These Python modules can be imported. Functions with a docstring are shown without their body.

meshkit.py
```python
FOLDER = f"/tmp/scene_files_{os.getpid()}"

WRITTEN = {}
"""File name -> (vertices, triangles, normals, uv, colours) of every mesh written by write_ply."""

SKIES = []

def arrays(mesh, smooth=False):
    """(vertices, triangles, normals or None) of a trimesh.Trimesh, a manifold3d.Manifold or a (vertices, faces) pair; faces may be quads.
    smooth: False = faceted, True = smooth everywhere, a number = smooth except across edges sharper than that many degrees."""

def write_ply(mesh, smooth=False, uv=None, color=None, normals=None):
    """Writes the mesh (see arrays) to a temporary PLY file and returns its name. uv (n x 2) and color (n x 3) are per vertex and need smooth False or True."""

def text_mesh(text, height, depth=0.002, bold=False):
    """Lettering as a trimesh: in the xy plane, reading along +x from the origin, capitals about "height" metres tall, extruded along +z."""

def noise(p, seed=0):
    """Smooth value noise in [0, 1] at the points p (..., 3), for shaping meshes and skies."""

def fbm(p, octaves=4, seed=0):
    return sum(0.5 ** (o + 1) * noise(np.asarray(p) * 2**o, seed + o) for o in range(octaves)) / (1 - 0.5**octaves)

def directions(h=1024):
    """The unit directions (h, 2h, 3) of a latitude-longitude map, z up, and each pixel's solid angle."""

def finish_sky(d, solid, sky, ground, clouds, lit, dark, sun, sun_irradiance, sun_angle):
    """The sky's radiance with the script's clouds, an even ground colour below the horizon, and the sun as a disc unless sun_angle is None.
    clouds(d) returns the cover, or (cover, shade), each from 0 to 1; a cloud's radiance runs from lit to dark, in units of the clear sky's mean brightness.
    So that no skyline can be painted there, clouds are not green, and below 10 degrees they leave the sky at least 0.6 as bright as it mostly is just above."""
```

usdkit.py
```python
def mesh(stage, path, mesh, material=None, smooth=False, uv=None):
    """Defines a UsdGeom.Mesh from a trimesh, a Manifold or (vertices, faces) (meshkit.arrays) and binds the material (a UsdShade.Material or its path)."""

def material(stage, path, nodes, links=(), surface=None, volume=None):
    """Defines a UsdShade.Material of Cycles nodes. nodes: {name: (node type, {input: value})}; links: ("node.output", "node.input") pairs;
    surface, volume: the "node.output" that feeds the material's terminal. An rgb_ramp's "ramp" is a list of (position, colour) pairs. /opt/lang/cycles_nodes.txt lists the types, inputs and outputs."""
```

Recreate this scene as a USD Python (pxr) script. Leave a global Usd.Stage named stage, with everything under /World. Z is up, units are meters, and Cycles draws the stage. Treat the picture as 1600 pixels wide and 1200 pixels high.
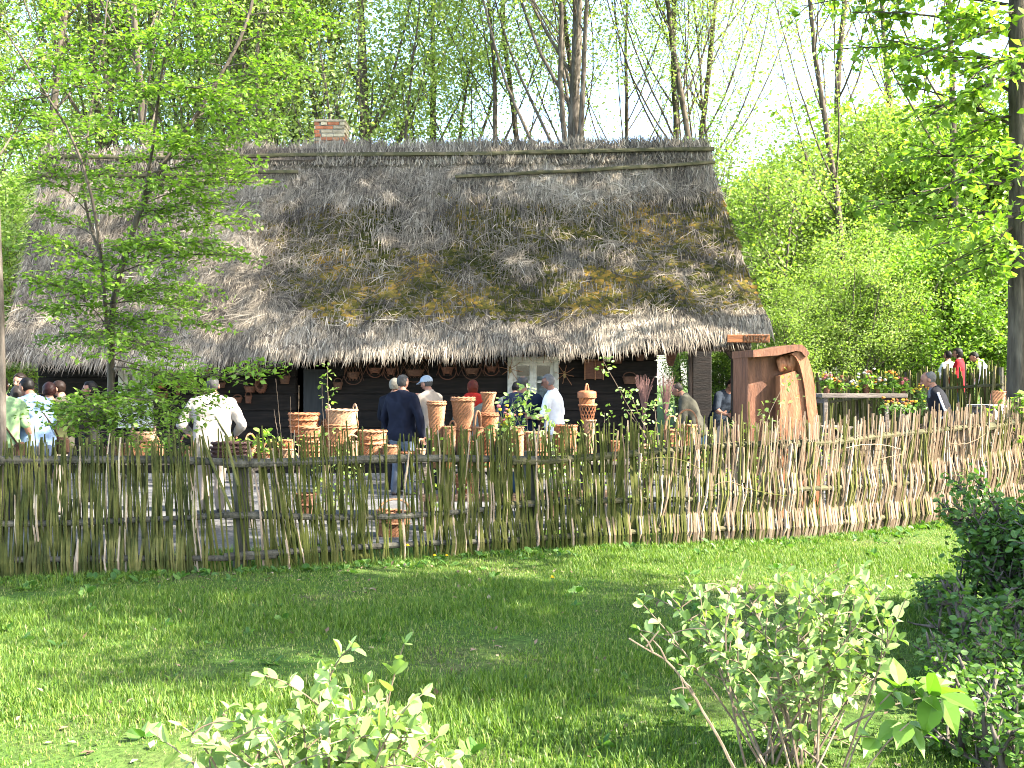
import math
import numpy as np
import trimesh
import manifold3d
import usdkit
import meshkit
from manifold3d import Manifold
from pxr import Usd, UsdGeom, UsdLux, UsdShade, Gf, Sdf, Vt

stage = Usd.Stage.CreateInMemory()
UsdGeom.SetStageUpAxis(stage, 'Z')
UsdGeom.SetStageMetersPerUnit(stage, 1.0)
world = UsdGeom.Xform.Define(stage, '/World')
stage.SetDefaultPrim(world.GetPrim())
R = np.random.default_rng(7)

# ------------------------------------------------------------------ camera, sky, sun
EYE = 1.6
F = 1700.0                       # focal length in pixels of the 1600 wide photograph
cam = UsdGeom.Camera.Define(stage, '/World/camera')
cam.CreateHorizontalApertureAttr(36.0)
cam.CreateVerticalApertureAttr(27.0)
cam.CreateFocalLengthAttr(36.0 * F / 1600.0)
cam.CreateClippingRangeAttr(Gf.Vec2f(0.05, 2000.0))
cam.AddTranslateOp().Set(Gf.Vec3d(0, 0, EYE))
cam.AddRotateXOp().Set(90.0)
cam.CreateExposureAttr(2.95)

SUN_EL = math.radians(41)
SUN_H = np.array([0.94, -0.341])
SUN = np.array([SUN_H[0] * math.cos(SUN_EL), SUN_H[1] * math.cos(SUN_EL), math.sin(SUN_EL)])
sky_m = usdkit.material(stage, '/World/Looks/sky_look', {
    's': ('sky_texture', {'sky_type': 'single_scattering', 'sun_disc': False, 'sun_elevation': SUN_EL,
                          'sun_rotation': math.atan2(SUN[0], SUN[1]), 'aerosol_density': 2.0}),
    'b': ('background_shader', {'strength': 0.13})}, [('s.color', 'b.color')], surface='b.background')
dome = UsdLux.DomeLight.Define(stage, '/World/sky')
dome.CreateIntensityAttr(1.0)
UsdShade.MaterialBindingAPI.Apply(dome.GetPrim()).Bind(sky_m)
dome.GetPrim().SetCustomDataByKey('kind', 'structure')
sun = UsdLux.DistantLight.Define(stage, '/World/sun')
sun.CreateIntensityAttr(1.25)
sun.CreateNormalizeAttr(True)
sun.CreateAngleAttr(0.53)
sun.CreateColorAttr(Gf.Vec3f(1.0, 0.94, 0.84))
_z = SUN / np.linalg.norm(SUN)
_x = np.cross([0, 0, 1.0], _z); _x /= np.linalg.norm(_x)
_y = np.cross(_z, _x)
sun.AddTransformOp().Set(Gf.Matrix4d(*[float(c) for row in (list(_x) + [0], list(_y) + [0], list(_z) + [0], [0, 0, 40, 1]) for c in row]))


def at(px, py, d):
    return np.array([(px - 800.0) * d / F, d, EYE - (py - 600.0) * d / F])


def smooth(t):
    t = np.clip(t, 0, 1)
    return t * t * (3 - 2 * t)


def gz(x, y):
    x, y = np.asarray(x, float), np.asarray(y, float)
    g = 0.66 * smooth((x - 3.0) / 6.0) * smooth((y - 9.0) / 10.0)
    g = g + 0.35 * smooth((y - 26) / 40.0)
    p = np.stack([x * 0.7, y * 0.7, 0 * x], -1)
    g = g + 0.05 * (meshkit.noise(p, 3) - 0.5) * smooth((10.5 - y) / 3.0)
    return g


# ------------------------------------------------------------------ helpers for prims
_taken = {}


def uniq(parent, name):
    key = parent + '/' + name
    n = _taken.get(key, 0)
    _taken[key] = n + 1
    return key if n == 0 else '%s_%03d' % (key, n)


def say(prim, label=None, cat=None, group=None, kind=None):
    for k, v in (('label', label), ('category', cat), ('group', group), ('kind', kind)):
        if v:
            prim.SetCustomDataByKey(k, v)
    return prim


def ppath(parent):
    return '/World' if parent is None else str(parent.GetPath())


def put(name, mesh, mat, parent=None, smooth=False, tone=None, **tags):
    """One Mesh prim under parent (or /World)."""
    path = uniq(ppath(parent), name)
    m = usdkit.mesh(stage, path, mesh, mat, smooth=smooth)
    if tone is not None:
        UsdGeom.PrimvarsAPI(m).CreatePrimvar('tone', Sdf.ValueTypeNames.FloatArray, 'vertex').Set(Vt.FloatArray.FromNumpy(np.asarray(tone, np.float32)))
    return say(m.GetPrim(), **tags)


def thing(name, label, cat, loc=(0, 0, 0), rotz=0.0, group=None, kind=None, scale=None):
    x = UsdGeom.Xform.Define(stage, uniq('/World', name))
    x.AddTranslateOp().Set(Gf.Vec3d(*[float(c) for c in loc]))
    x.AddRotateZOp().Set(float(rotz))
    if scale is not None:
        s = (scale,) * 3 if np.ndim(scale) == 0 else scale
        x.AddScaleOp().Set(Gf.Vec3f(*[float(c) for c in s]))
    return say(x.GetPrim(), label, cat, group, kind)


def copy_of(root, loc, rotz, label, scale=1.0, group=None):
    was = root.GetCustomData()
    base = root.GetName()
    if len(base) > 4 and base[-4] == '_' and base[-3:].isdigit():
        base = base[:-4]
    p = thing(base, label, was['category'], loc, rotz, group or was.get('group'), None, scale)
    p.GetReferences().AddInternalReference(root.GetPath())
    p.SetInstanceable(True)
    return p


# ------------------------------------------------------------------ helpers for meshes
def join(parts):
    vs, fs, n = [], [], 0
    for p in parts:
        v, f = (p.vertices, p.faces) if hasattr(p, 'vertices') else p
        vs.append(np.asarray(v, float)); fs.append(np.asarray(f, int) + n); n += len(v)
    return np.vstack(vs), np.vstack(fs)


def tube(points, radii, sides=6, caps=True):
    p = np.asarray(points, float)
    r = np.broadcast_to(np.asarray(radii, float), (len(p),))
    t = np.gradient(p, axis=0)
    t /= np.linalg.norm(t, axis=1, keepdims=True) + 1e-12
    ref = np.array([0, 0, 1.0]) if abs(t[:, 2]).mean() < 0.8 else np.array([1.0, 0, 0])
    a = np.cross(t, ref); a /= np.linalg.norm(a, axis=1, keepdims=True) + 1e-12
    b = np.cross(t, a)
    ang = np.arange(sides) * 2 * np.pi / sides
    v = p[:, None] + r[:, None, None] * (np.cos(ang)[None, :, None] * a[:, None] + np.sin(ang)[None, :, None] * b[:, None])
    i, j = np.meshgrid(np.arange(len(p) - 1), np.arange(sides), indexing='ij')
    q = np.stack([i * sides + j, i * sides + (j + 1) % sides, (i + 1) * sides + (j + 1) % sides, (i + 1) * sides + j], -1).reshape(-1, 4)
    v = v.reshape(-1, 3)
    f = np.vstack([q[:, [0, 2, 1]], q[:, [0, 3, 2]]])
    if caps:
        n = len(v)
        v = np.vstack([v, p[0], p[-1]])
        k = np.arange(sides)
        f = np.vstack([f, np.stack([np.full(sides, n), k, (k + 1) % sides], 1),
                       np.stack([np.full(sides, n + 1), n - sides + (k + 1) % sides, n - sides + k], 1)])
    return v, f


def box(cx, cy, cz, sx, sy, sz, rz=0.0, bevel=0.0):
    if bevel > 0:
        b = min(bevel, 0.49 * min(sx, sy, sz))
        c = [trimesh.creation.box([sx - 2 * b * (k != 0), sy - 2 * b * (k != 1), sz - 2 * b * (k != 2)]) for k in range(3)]
        m = trimesh.util.concatenate(c).convex_hull
    else:
        m = trimesh.creation.box([sx, sy, sz])
    if rz:
        m.apply_transform(trimesh.transformations.rotation_matrix(rz, [0, 0, 1]))
    m.apply_translation([cx, cy, cz])
    return np.array(m.vertices), np.array(m.faces)


def bez(p0, p1, p2, n=8):
    t = np.linspace(0, 1, n)[:, None]
    return (1 - t) ** 2 * np.asarray(p0, float) + 2 * t * (1 - t) * np.asarray(p1, float) + t * t * np.asarray(p2, float)


def resample(pts, step):
    pts = np.asarray(pts, float)
    d = np.r_[0, np.cumsum(np.linalg.norm(np.diff(pts, axis=0), axis=1))]
    n = max(2, int(d[-1] / step) + 1)
    s = np.linspace(0, d[-1], n)
    return np.stack([np.interp(s, d, pts[:, k]) for k in range(pts.shape[1])], 1)


def rough(v, amp, scale, seed=0):
    """Displaces vertices by noise in all three directions."""
    v = np.asarray(v, float)
    o = np.stack([meshkit.fbm(v * scale + 17.3 * k, 2, seed + k) - 0.5 for k in range(3)], 1)
    return v + 2 * amp * o


def unit(v):
    v = np.asarray(v, float)
    return v / (np.linalg.norm(v, axis=-1, keepdims=True) + 1e-12)


LEAF_RHOMB = (np.array([[0, 0, 0], [0.34, 0.45, 0.10], [0, 1, 0], [-0.34, 0.45, 0.10]]), np.array([[0, 1, 2], [0, 2, 3]]))
LEAF_OVAL = (np.array([[0, 0, 0], [0.22, 0.18, 0.05], [0.31, 0.5, 0.08], [0.2, 0.82, 0.05], [0, 1, -0.04], [-0.2, 0.82, 0.05], [-0.31, 0.5, 0.08], [-0.22, 0.18, 0.05], [0, 0.5, 0]]),
             np.array([[0, 1, 8], [1, 2, 8], [2, 3, 8], [3, 4, 8], [4, 5, 8], [5, 6, 8], [6, 7, 8], [7, 0, 8]]))
LEAF_SLIM = (np.array([[0, 0, 0], [0.12, 0.4, 0.03], [0, 1, -0.06], [-0.12, 0.4, 0.03]]), np.array([[0, 1, 2], [0, 2, 3]]))


def leaves(pos, size, rng, out=None, shape=LEAF_RHOMB, flat=0.6, droop=0.25):
    """Leaf blades at the points: (vertices, faces, tone per vertex). out: preferred directions; flat: how level they lie."""
    n = len(pos)
    a = rng.normal(size=(n, 3))
    a[:, 2] *= 0.5
    if out is not None:
        a = unit(a) * 0.8 + out
    a[:, 2] -= droop
    a = unit(a)
    up = rng.normal(size=(n, 3)) * (1 - flat) + np.array([0, 0, 1.0]) * flat
    x = unit(np.cross(a, up))
    z = np.cross(x, a)
    s = size * rng.uniform(0.65, 1.3, n)
    lv, lf = shape
    v = pos[:, None] + s[:, None, None] * (lv[None, :, 0:1] * x[:, None] + lv[None, :, 1:2] * a[:, None] + lv[None, :, 2:3] * z[:, None])
    f = lf[None] + (np.arange(n) * len(lv))[:, None, None]
    tone = np.repeat(rng.uniform(0, 1, n), len(lv))
    return v.reshape(-1, 3), f.reshape(-1, 3), tone


# ------------------------------------------------------------------ materials
def L(name):
    return '/World/Looks/' + name


def mix_mat(name, cols, scale=6.0, rough=0.75, spec=0.25, bump=0.0, bscale=None, stretch=(1, 1, 1), detail=4, sheen=0.0, coords='object', dist=0.0, rnd=0.0):
    """Noise between the colours, with a bump."""
    n = len(cols)
    nodes = {'tc': ('texture_coordinate', {}), 'mp': ('mapping', {'scale': stretch}),
             'nz': ('noise_texture', {'scale': scale, 'detail': detail, 'roughness': 0.6, 'distortion': dist}),
             'rp': ('rgb_ramp', {'ramp': [(0.28 + 0.44 * i / max(1, n - 1), c) for i, c in enumerate(cols)]}),
             'p': ('principled_bsdf', {'roughness': rough, 'specular_ior_level': spec, 'sheen_weight': sheen})}
    links = [('tc.' + coords, 'mp.vector'), ('mp.vector', 'nz.vector'), ('nz.fac', 'rp.fac')]
    src = 'rp.color'
    if rnd:
        nodes['oi'] = ('object_info', {})
        nodes['mr'] = ('map_range', {'from_min': 0.0, 'from_max': 1.0, 'to_min': 1 - rnd, 'to_max': 1 + rnd})
        nodes['hs'] = ('hsv', {})
        links += [('oi.random', 'mr.value'), ('mr.result', 'hs.value'), ('rp.color', 'hs.color')]
        src = 'hs.color'
    links.append((src, 'p.base_color'))
    if bump:
        nodes['n2'] = ('noise_texture', {'scale': bscale or scale * 4, 'detail': 3})
        nodes['bp'] = ('bump', {'strength': bump, 'distance': 0.02})
        links += [('mp.vector', 'n2.vector'), ('n2.fac', 'bp.height'), ('bp.normal', 'p.normal')]
    return usdkit.material(stage, L(name), nodes, links, surface='p.BSDF')


def tone_mat(name, cols, rough=0.6, spec=0.25, trans=0.0, tcol=(0.3, 0.5, 0.05), vary=0.25, vscale=0.6):
    """Colour from the blade's own tone; trans: share of translucency."""
    n = len(cols)
    nodes = {'at': ('attribute', {'attribute': 'tone'}), 'tc': ('texture_coordinate', {}),
             'nz': ('noise_texture', {'scale': vscale, 'detail': 2}),
             'm1': ('math', {'math_type': 'multiply_add', 'value2': vary * 2, 'value3': -vary}),
             'm2': ('math', {'math_type': 'add'}),
             'rp': ('rgb_ramp', {'ramp': [(i / max(1, n - 1), c) for i, c in enumerate(cols)]}),
             'p': ('principled_bsdf', {'roughness': rough, 'specular_ior_level': spec})}
    links = [('tc.object', 'nz.vector'), ('nz.fac', 'm1.value1'), ('m1.value', 'm2.value1'), ('at.fac', 'm2.value2'), ('m2.value', 'rp.fac'), ('rp.color', 'p.base_color')]
    out = 'p.BSDF'
    if trans:
        nodes['tm'] = ('mix', {'mix_type': 'multiply', 'fac': 1.0, 'color2': tcol})
        nodes['tr'] = ('translucent_bsdf', {})
        nodes['mx'] = ('mix_closure', {'fac': trans})
        links += [('rp.color', 'tm.color1'), ('tm.color', 'tr.color'), ('p.BSDF', 'mx.closure1'), ('tr.BSDF', 'mx.closure2')]
        out = 'mx.closure'
    return usdkit.material(stage, L(name), nodes, links, surface=out)
# ------------------------------------------------------------------ looks
LEAF_TINT = (1.0, 1.15, 0.35)
M_soil = None
M = {}
M['thatch'] = None
M['straw'] = tone_mat('grey_straw', [(0.027, 0.021, 0.015), (0.115, 0.094, 0.067), (0.235, 0.195, 0.143), (0.43, 0.37, 0.28)], rough=0.7, spec=0.2, vary=0.35, vscale=0.9)
M['moss'] = tone_mat('roof_moss', [(0.016, 0.018, 0.004), (0.045, 0.042, 0.010), (0.085, 0.065, 0.015), (0.17, 0.10, 0.020)], rough=0.95, spec=0.05, vary=0.5, vscale=0.8)
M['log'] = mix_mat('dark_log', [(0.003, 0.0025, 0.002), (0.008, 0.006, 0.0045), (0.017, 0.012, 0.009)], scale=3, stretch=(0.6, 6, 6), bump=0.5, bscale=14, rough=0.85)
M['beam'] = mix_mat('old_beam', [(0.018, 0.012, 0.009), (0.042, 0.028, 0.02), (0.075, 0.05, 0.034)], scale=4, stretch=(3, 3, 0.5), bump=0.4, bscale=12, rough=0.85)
M['pole'] = mix_mat('mossy_pole', [(0.025, 0.025, 0.012), (0.06, 0.055, 0.025), (0.11, 0.09, 0.05)], scale=5, bump=0.5, bscale=20, rough=0.9)
M['board'] = mix_mat('orange_board', [(0.10, 0.035, 0.012), (0.17, 0.062, 0.02), (0.23, 0.09, 0.03)], scale=4, stretch=(0.5, 5, 8), bump=0.3, rough=0.7)
M['carved'] = mix_mat('carved_letter', [(0.03, 0.015, 0.008), (0.06, 0.03, 0.012)], scale=9)
M['white_paint'] = mix_mat('old_white_paint', [(0.30, 0.28, 0.23), (0.50, 0.49, 0.43), (0.62, 0.61, 0.56)], scale=9, bump=0.2, rough=0.6)
M['glass'] = usdkit.material(stage, L('window_glass'), {'t': ('transparent_bsdf', {'color': (0.85, 0.9, 0.9)}), 'g': ('glossy_bsdf', {'roughness': 0.03}), 'f': ('fresnel', {'IOR': 1.5}), 'm': ('mix_closure', {})},
                             [('f.fac', 'm.fac'), ('t.BSDF', 'm.closure1'), ('g.BSDF', 'm.closure2')], surface='m.closure')
M['curtain'] = mix_mat('lace_curtain', [(0.15, 0.14, 0.12), (0.5, 0.5, 0.48)], scale=18)
M['door'] = mix_mat('grey_door', [(0.018, 0.020, 0.021), (0.034, 0.036, 0.037)], scale=4, stretch=(6, 6, 0.6))
for i, c in enumerate([(0.30, 0.11, 0.055), (0.36, 0.16, 0.07), (0.24, 0.085, 0.05), (0.38, 0.32, 0.22), (0.28, 0.23, 0.16)]):
    M['brick%d' % i] = mix_mat('brick_tone_%d' % i, [tuple(k * 0.6 for k in c), c, tuple(min(1, k * 1.25) for k in c)], scale=14, bump=0.5, bscale=40, rough=0.9)
M['mortar'] = mix_mat('mortar', [(0.12, 0.11, 0.09), (0.24, 0.22, 0.18)], scale=20, bump=0.4)
M['stone'] = mix_mat('field_stone', [(0.12, 0.11, 0.10), (0.25, 0.23, 0.2)], scale=8, bump=0.5)

# ------------------------------------------------------------------ ground
def axis(lo, hi, fine_lo, fine_hi, step, n):
    k = np.linspace(0, 1, n) ** 2.2
    return np.unique(np.round(np.r_[fine_lo - (fine_lo - lo) * k, np.arange(fine_lo, fine_hi + 1e-6, step), fine_hi + (hi - fine_hi) * k], 4))


def sheet(xs, ys, lift=0.0):
    X, Y = np.meshgrid(xs, ys, indexing='ij')
    v = np.stack([X, Y, gz(X, Y) + lift], -1).reshape(-1, 3)
    i, j = np.meshgrid(np.arange(len(xs) - 1), np.arange(len(ys) - 1), indexing='ij')
    m = len(ys)
    q = np.stack([i * m + j, (i + 1) * m + j, (i + 1) * m + j + 1, i * m + j + 1], -1).reshape(-1, 4)
    return v, np.vstack([q[:, [0, 1, 2]], q[:, [0, 2, 3]]])


M['ground'] = usdkit.material(stage, L('lawn_soil'), {
    'g': ('geometry', {}), 'n1': ('noise_texture', {'scale': 0.9, 'detail': 5, 'roughness': 0.65}), 'n2': ('noise_texture', {'scale': 28.0, 'detail': 4, 'roughness': 0.7}),
    'r1': ('rgb_ramp', {'ramp': [(0.33, (0.085, 0.08, 0.04)), (0.43, (0.07, 0.105, 0.024)), (0.6, (0.055, 0.11, 0.018))]}),
    'r2': ('rgb_ramp', {'ramp': [(0.3, (0.35, 0.33, 0.3)), (0.55, (0.9, 0.9, 0.9)), (0.75, (1.5, 1.45, 1.35))]}),
    'mx': ('mix', {'mix_type': 'multiply', 'fac': 1.0}), 'bp': ('bump', {'strength': 0.7, 'distance': 0.03}), 'p': ('principled_bsdf', {'roughness': 0.95, 'specular_ior_level': 0.1})},
    [('g.position', 'n1.vector'), ('g.position', 'n2.vector'), ('n1.fac', 'r1.fac'), ('n2.fac', 'r2.fac'), ('r1.color', 'mx.color1'), ('r2.color', 'mx.color2'), ('mx.color', 'p.base_color'),
     ('n2.fac', 'bp.height'), ('bp.normal', 'p.normal')], surface='p.BSDF')
put('ground', sheet(axis(-260, 260, -14, 16, 0.3, 26), axis(-120, 420, 1, 26, 0.3, 30)), M['ground'], smooth=True, label='grassy ground under the lawn and trees', kind='structure')

M['yard'] = usdkit.material(stage, L('yard_gravel'), {
    'g': ('geometry', {}), 'n1': ('noise_texture', {'scale': 1.3, 'detail': 5}), 'v': ('voronoi_texture', {'scale': 30.0}), 'n2': ('noise_texture', {'scale': 60.0, 'detail': 3}),
    'r1': ('rgb_ramp', {'ramp': [(0.35, (0.075, 0.072, 0.07)), (0.6, (0.14, 0.135, 0.13))]}),
    'r2': ('rgb_ramp', {'ramp': [(0.0, (1.25, 1.25, 1.25)), (0.6, (0.55, 0.55, 0.55))]}),
    'mx': ('mix', {'mix_type': 'multiply', 'fac': 0.8}), 'bp': ('bump', {'strength': 0.5, 'distance': 0.02, 'invert': True}), 'p': ('principled_bsdf', {'roughness': 0.9, 'specular_ior_level': 0.2})},
    [('g.position', 'n1.vector'), ('g.position', 'v.vector'), ('n1.fac', 'r1.fac'), ('v.distance', 'r2.fac'), ('r1.color', 'mx.color1'), ('r2.color', 'mx.color2'), ('mx.color', 'p.base_color'),
     ('v.distance', 'bp.height'), ('bp.normal', 'p.normal')], surface='p.BSDF')


def fence_y(x):
    return np.interp(x, [-8, -4.2, -2.29, 0.2, 2.97, 6.1, 9.5], [7.6, 8.92, 9.28, 10.46, 11.2, 13.0, 15.6])


def yard_sheet():
    xs = np.arange(-13, 9.01, 0.3)
    ks = np.linspace(0, 1, 30)
    v = []
    for x in xs:
        y0 = fence_y(np.clip(x, -8, 9)) + 1.0 + 0.35 * math.sin(2.1 * x) + 0.2 * math.sin(5.3 * x)
        ys = y0 + (23.0 - y0) * ks
        v.append(np.stack([np.full(30, x), ys, gz(np.full(30, x), ys) + 0.008], 1))
    v = np.vstack(v)
    i, j = np.meshgrid(np.arange(len(xs) - 1), np.arange(29), indexing='ij')
    q = np.stack([i * 30 + j, (i + 1) * 30 + j, (i + 1) * 30 + j + 1, i * 30 + j + 1], -1).reshape(-1, 4)
    return v, np.vstack([q[:, [0, 1, 2]], q[:, [0, 2, 3]]])


put('yard_paving', yard_sheet(), M['yard'], smooth=True, label='grey gravel yard between the fence and the cottage', kind='structure')

# ------------------------------------------------------------------ the thatched cottage
house = thing('thatched_cottage', 'long dark log cottage with a steep mossy thatched roof and brick chimney', 'house')
EY, RY = 17.5, 20.45                                   # the eave and the ridge, as distances
EAVE_PX = np.array([[-20, 553], [10, 553], [100, 560], [200, 566], [300, 565], [400, 553], [440, 551], [560, 551], [640, 546], [850, 545], [940, 540], [1000, 536], [1100, 529], [1150, 524], [1207, 516]], float)
RIDGE_PX = np.array([[68, 236], [200, 238], [330, 228], [500, 226], [640, 226], [800, 224], [1000, 222], [1104, 222]], float)


def eave(t):
    x = -8.24 + t * (4.19 + 8.24)
    px = x * F / EY + 800
    z = EYE - (np.interp(px, EAVE_PX[:, 0], EAVE_PX[:, 1]) - 600) * EY / F
    return np.stack([x, np.full_like(x, EY), z], -1)


def ridge(t):
    x = -8.79 + t * (3.66 + 8.79)
    px = x * F / RY + 800
    z = EYE - (np.interp(px, RIDGE_PX[:, 0], RIDGE_PX[:, 1]) - 600) * RY / F - 0.10
    return np.stack([x, np.full_like(x, RY), z], -1)


def roof_pt(t, s):
    """Front slope: t along the cottage, s from eave to ridge; slightly hollow, as old thatch sags."""
    t, s = np.asarray(t, float), np.asarray(s, float)
    a, b = eave(t), ridge(t)
    p = a + (b - a) * s[..., None]
    sag = -0.16 * np.sin(np.pi * s) * (1 - 0.4 * s)
    bumps = 0.13 * (meshkit.fbm(np.stack([t * 9, s * 4, 0 * t], -1), 3, 5) - 0.5) + 0.07 * (meshkit.fbm(np.stack([t * 40, s * 15, 0 * t], -1), 3, 9) - 0.5)
    h = (sag + bumps)[..., None] * np.array([0, -0.8, 0.6])
    return p + h


def grid_faces(nu, nv):
    i, j = np.meshgrid(np.arange(nu - 1), np.arange(nv - 1), indexing='ij')
    q = np.stack([i * nv + j, (i + 1) * nv + j, (i + 1) * nv + j + 1, i * nv + j + 1], -1).reshape(-1, 4)
    return np.vstack([q[:, [0, 1, 2]], q[:, [0, 2, 3]]])


def moss_field(t, s):
    """1 where moss grows on the front slope."""
    p = np.stack([t * 11, s * 5, 0 * t], -1)
    n = meshkit.fbm(p, 4, 21) + 0.35 * (meshkit.fbm(p * 4, 2, 4) - 0.5)
    band = smooth((s - 0.02) / 0.22) * smooth((0.84 - s) / 0.16) * smooth((t - 0.22) / 0.22)
    return np.clip((n - 0.56 + 0.34 * band) * 3.8, 0, 1) * band


nu, nv = 260, 90
T, S = np.meshgrid(np.linspace(0, 1, nu), np.linspace(0, 1, nv), indexing='ij')
outer = roof_pt(T, S)
inner = outer + np.array([0, 0.24, -0.20])
inner[..., 2] = np.where(S < 0.02, outer[..., 2] - 0.03, inner[..., 2])
back_shift = np.array([-0.55, 0, 0])
mirror = outer.copy(); mirror[..., 1] = 2 * RY - outer[..., 1]; mirror += back_shift * (1 - S)[..., None]
f = grid_faces(nu, nv)
vo = outer.reshape(-1, 3)
tone_base = np.clip(0.28 + 0.3 * (meshkit.fbm(np.stack([T * 60, S * 10, 0 * T], -1), 3, 31) - 0.5), 0, 1).ravel()
M['thatch'] = usdkit.material(stage, L('old_thatch'), {
    'at': ('attribute', {'attribute': 'tone'}), 'tc': ('texture_coordinate', {}), 'mp': ('mapping', {'scale': (26, 5, 5)}),
    'nz': ('noise_texture', {'scale': 2.2, 'detail': 6, 'roughness': 0.75}),
    'r1': ('rgb_ramp', {'ramp': [(0.3, (0.02, 0.016, 0.012)), (0.5, (0.065, 0.052, 0.04)), (0.72, (0.17, 0.14, 0.11))]}),
    'n2': ('noise_texture', {'scale': 7.0, 'detail': 4}),
    'r2': ('rgb_ramp', {'ramp': [(0.32, (0.016, 0.018, 0.005)), (0.5, (0.045, 0.040, 0.009)), (0.68, (0.11, 0.072, 0.014))]}),
    'mx': ('mix', {}), 'bp': ('bump', {'strength': 0.9, 'distance': 0.04}), 'p': ('principled_bsdf', {'roughness': 0.9, 'specular_ior_level': 0.1})},
    [('tc.object', 'mp.vector'), ('mp.vector', 'nz.vector'), ('nz.fac', 'r1.fac'), ('tc.object', 'n2.vector'), ('n2.fac', 'r2.fac'), ('at.fac', 'mx.fac'), ('r1.color', 'mx.color1'), ('r2.color', 'mx.color2'),
     ('mx.color', 'p.base_color'), ('nz.fac', 'bp.height'), ('bp.normal', 'p.normal')], surface='p.BSDF')


def shell(o, i):
    """Closed slab between an outer and an inner grid."""
    n = nu * nv
    v = np.vstack([o.reshape(-1, 3), i.reshape(-1, 3)])
    k = np.arange(n).reshape(nu, nv)
    loop = np.r_[k[:, 0], k[-1, 1:], k[-2::-1, -1], k[0, -2:0:-1]]
    nxt = np.roll(loop, -1)
    side = np.vstack([np.stack([loop, loop + n, nxt + n], 1), np.stack([loop, nxt + n, nxt], 1)])
    return v, np.vstack([f, f[:, ::-1] + n, side])


roof = put('thatch_roof', shell(outer, inner), M['thatch'], house, tone=np.r_[moss_field(T, S).ravel(), np.zeros(nu * nv)])
inner_b = mirror + np.array([0, -0.24, -0.20])
vb, fb = shell(mirror, inner_b)
put('thatch_roof', (vb, fb[:, ::-1]), M['thatch'], house, tone=np.zeros(len(vb)))


def strands(p, d, nrm, length, width, lift):
    """Flat straws: start points, directions along the slope, normals."""
    x = unit(np.cross(d, nrm))
    tip = p + d * length[:, None] + nrm * lift[:, None]
    mid = p + d * (length * 0.55)[:, None] + nrm * (lift * 0.75 + 0.008)[:, None]
    w = x * (width / 2)[:, None]
    v = np.stack([p - w, p + w, mid - w * 0.9, mid + w * 0.9, tip], 1)
    fl = np.array([[0, 1, 3], [0, 3, 2], [2, 3, 4]])
    n = len(p)
    return v.reshape(-1, 3), (fl[None] + (np.arange(n) * 5)[:, None, None]).reshape(-1, 3)


DOWN = unit(np.array([0, EY - RY, 2.1 - 6.05]))
NRM = np.array([0, -0.8, 0.6])
n = 105000
t, s = R.uniform(0, 1, n), R.uniform(-0.0, 1.0, n)
mf = moss_field(t, s)
keep = R.uniform(0, 1, n) > mf * 0.76
t, s, mf = t[keep], s[keep], mf[keep]
n = len(t)
p = roof_pt(t, s) + NRM * 0.006
mess = meshkit.fbm(np.stack([t * 14, s * 6, 0 * t], -1), 3, 77)
wild = np.where((R.uniform(0, 1, n) < 0.22 + 0.5 * (mess > 0.52) * (s < 0.8) * (t > 0.2)) & (s > 0.10 + 0.05 * R.uniform(0, 1, n)), 0.75, 0.13)
ang = R.normal(size=n) * wild
d = unit(DOWN[None] * np.cos(ang)[:, None] + np.array([1.0, 0, 0]) * np.sin(ang)[:, None])
lift = np.abs(R.normal(size=n)) * np.where(wild > 0.5, 0.038, 0.014)
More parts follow.
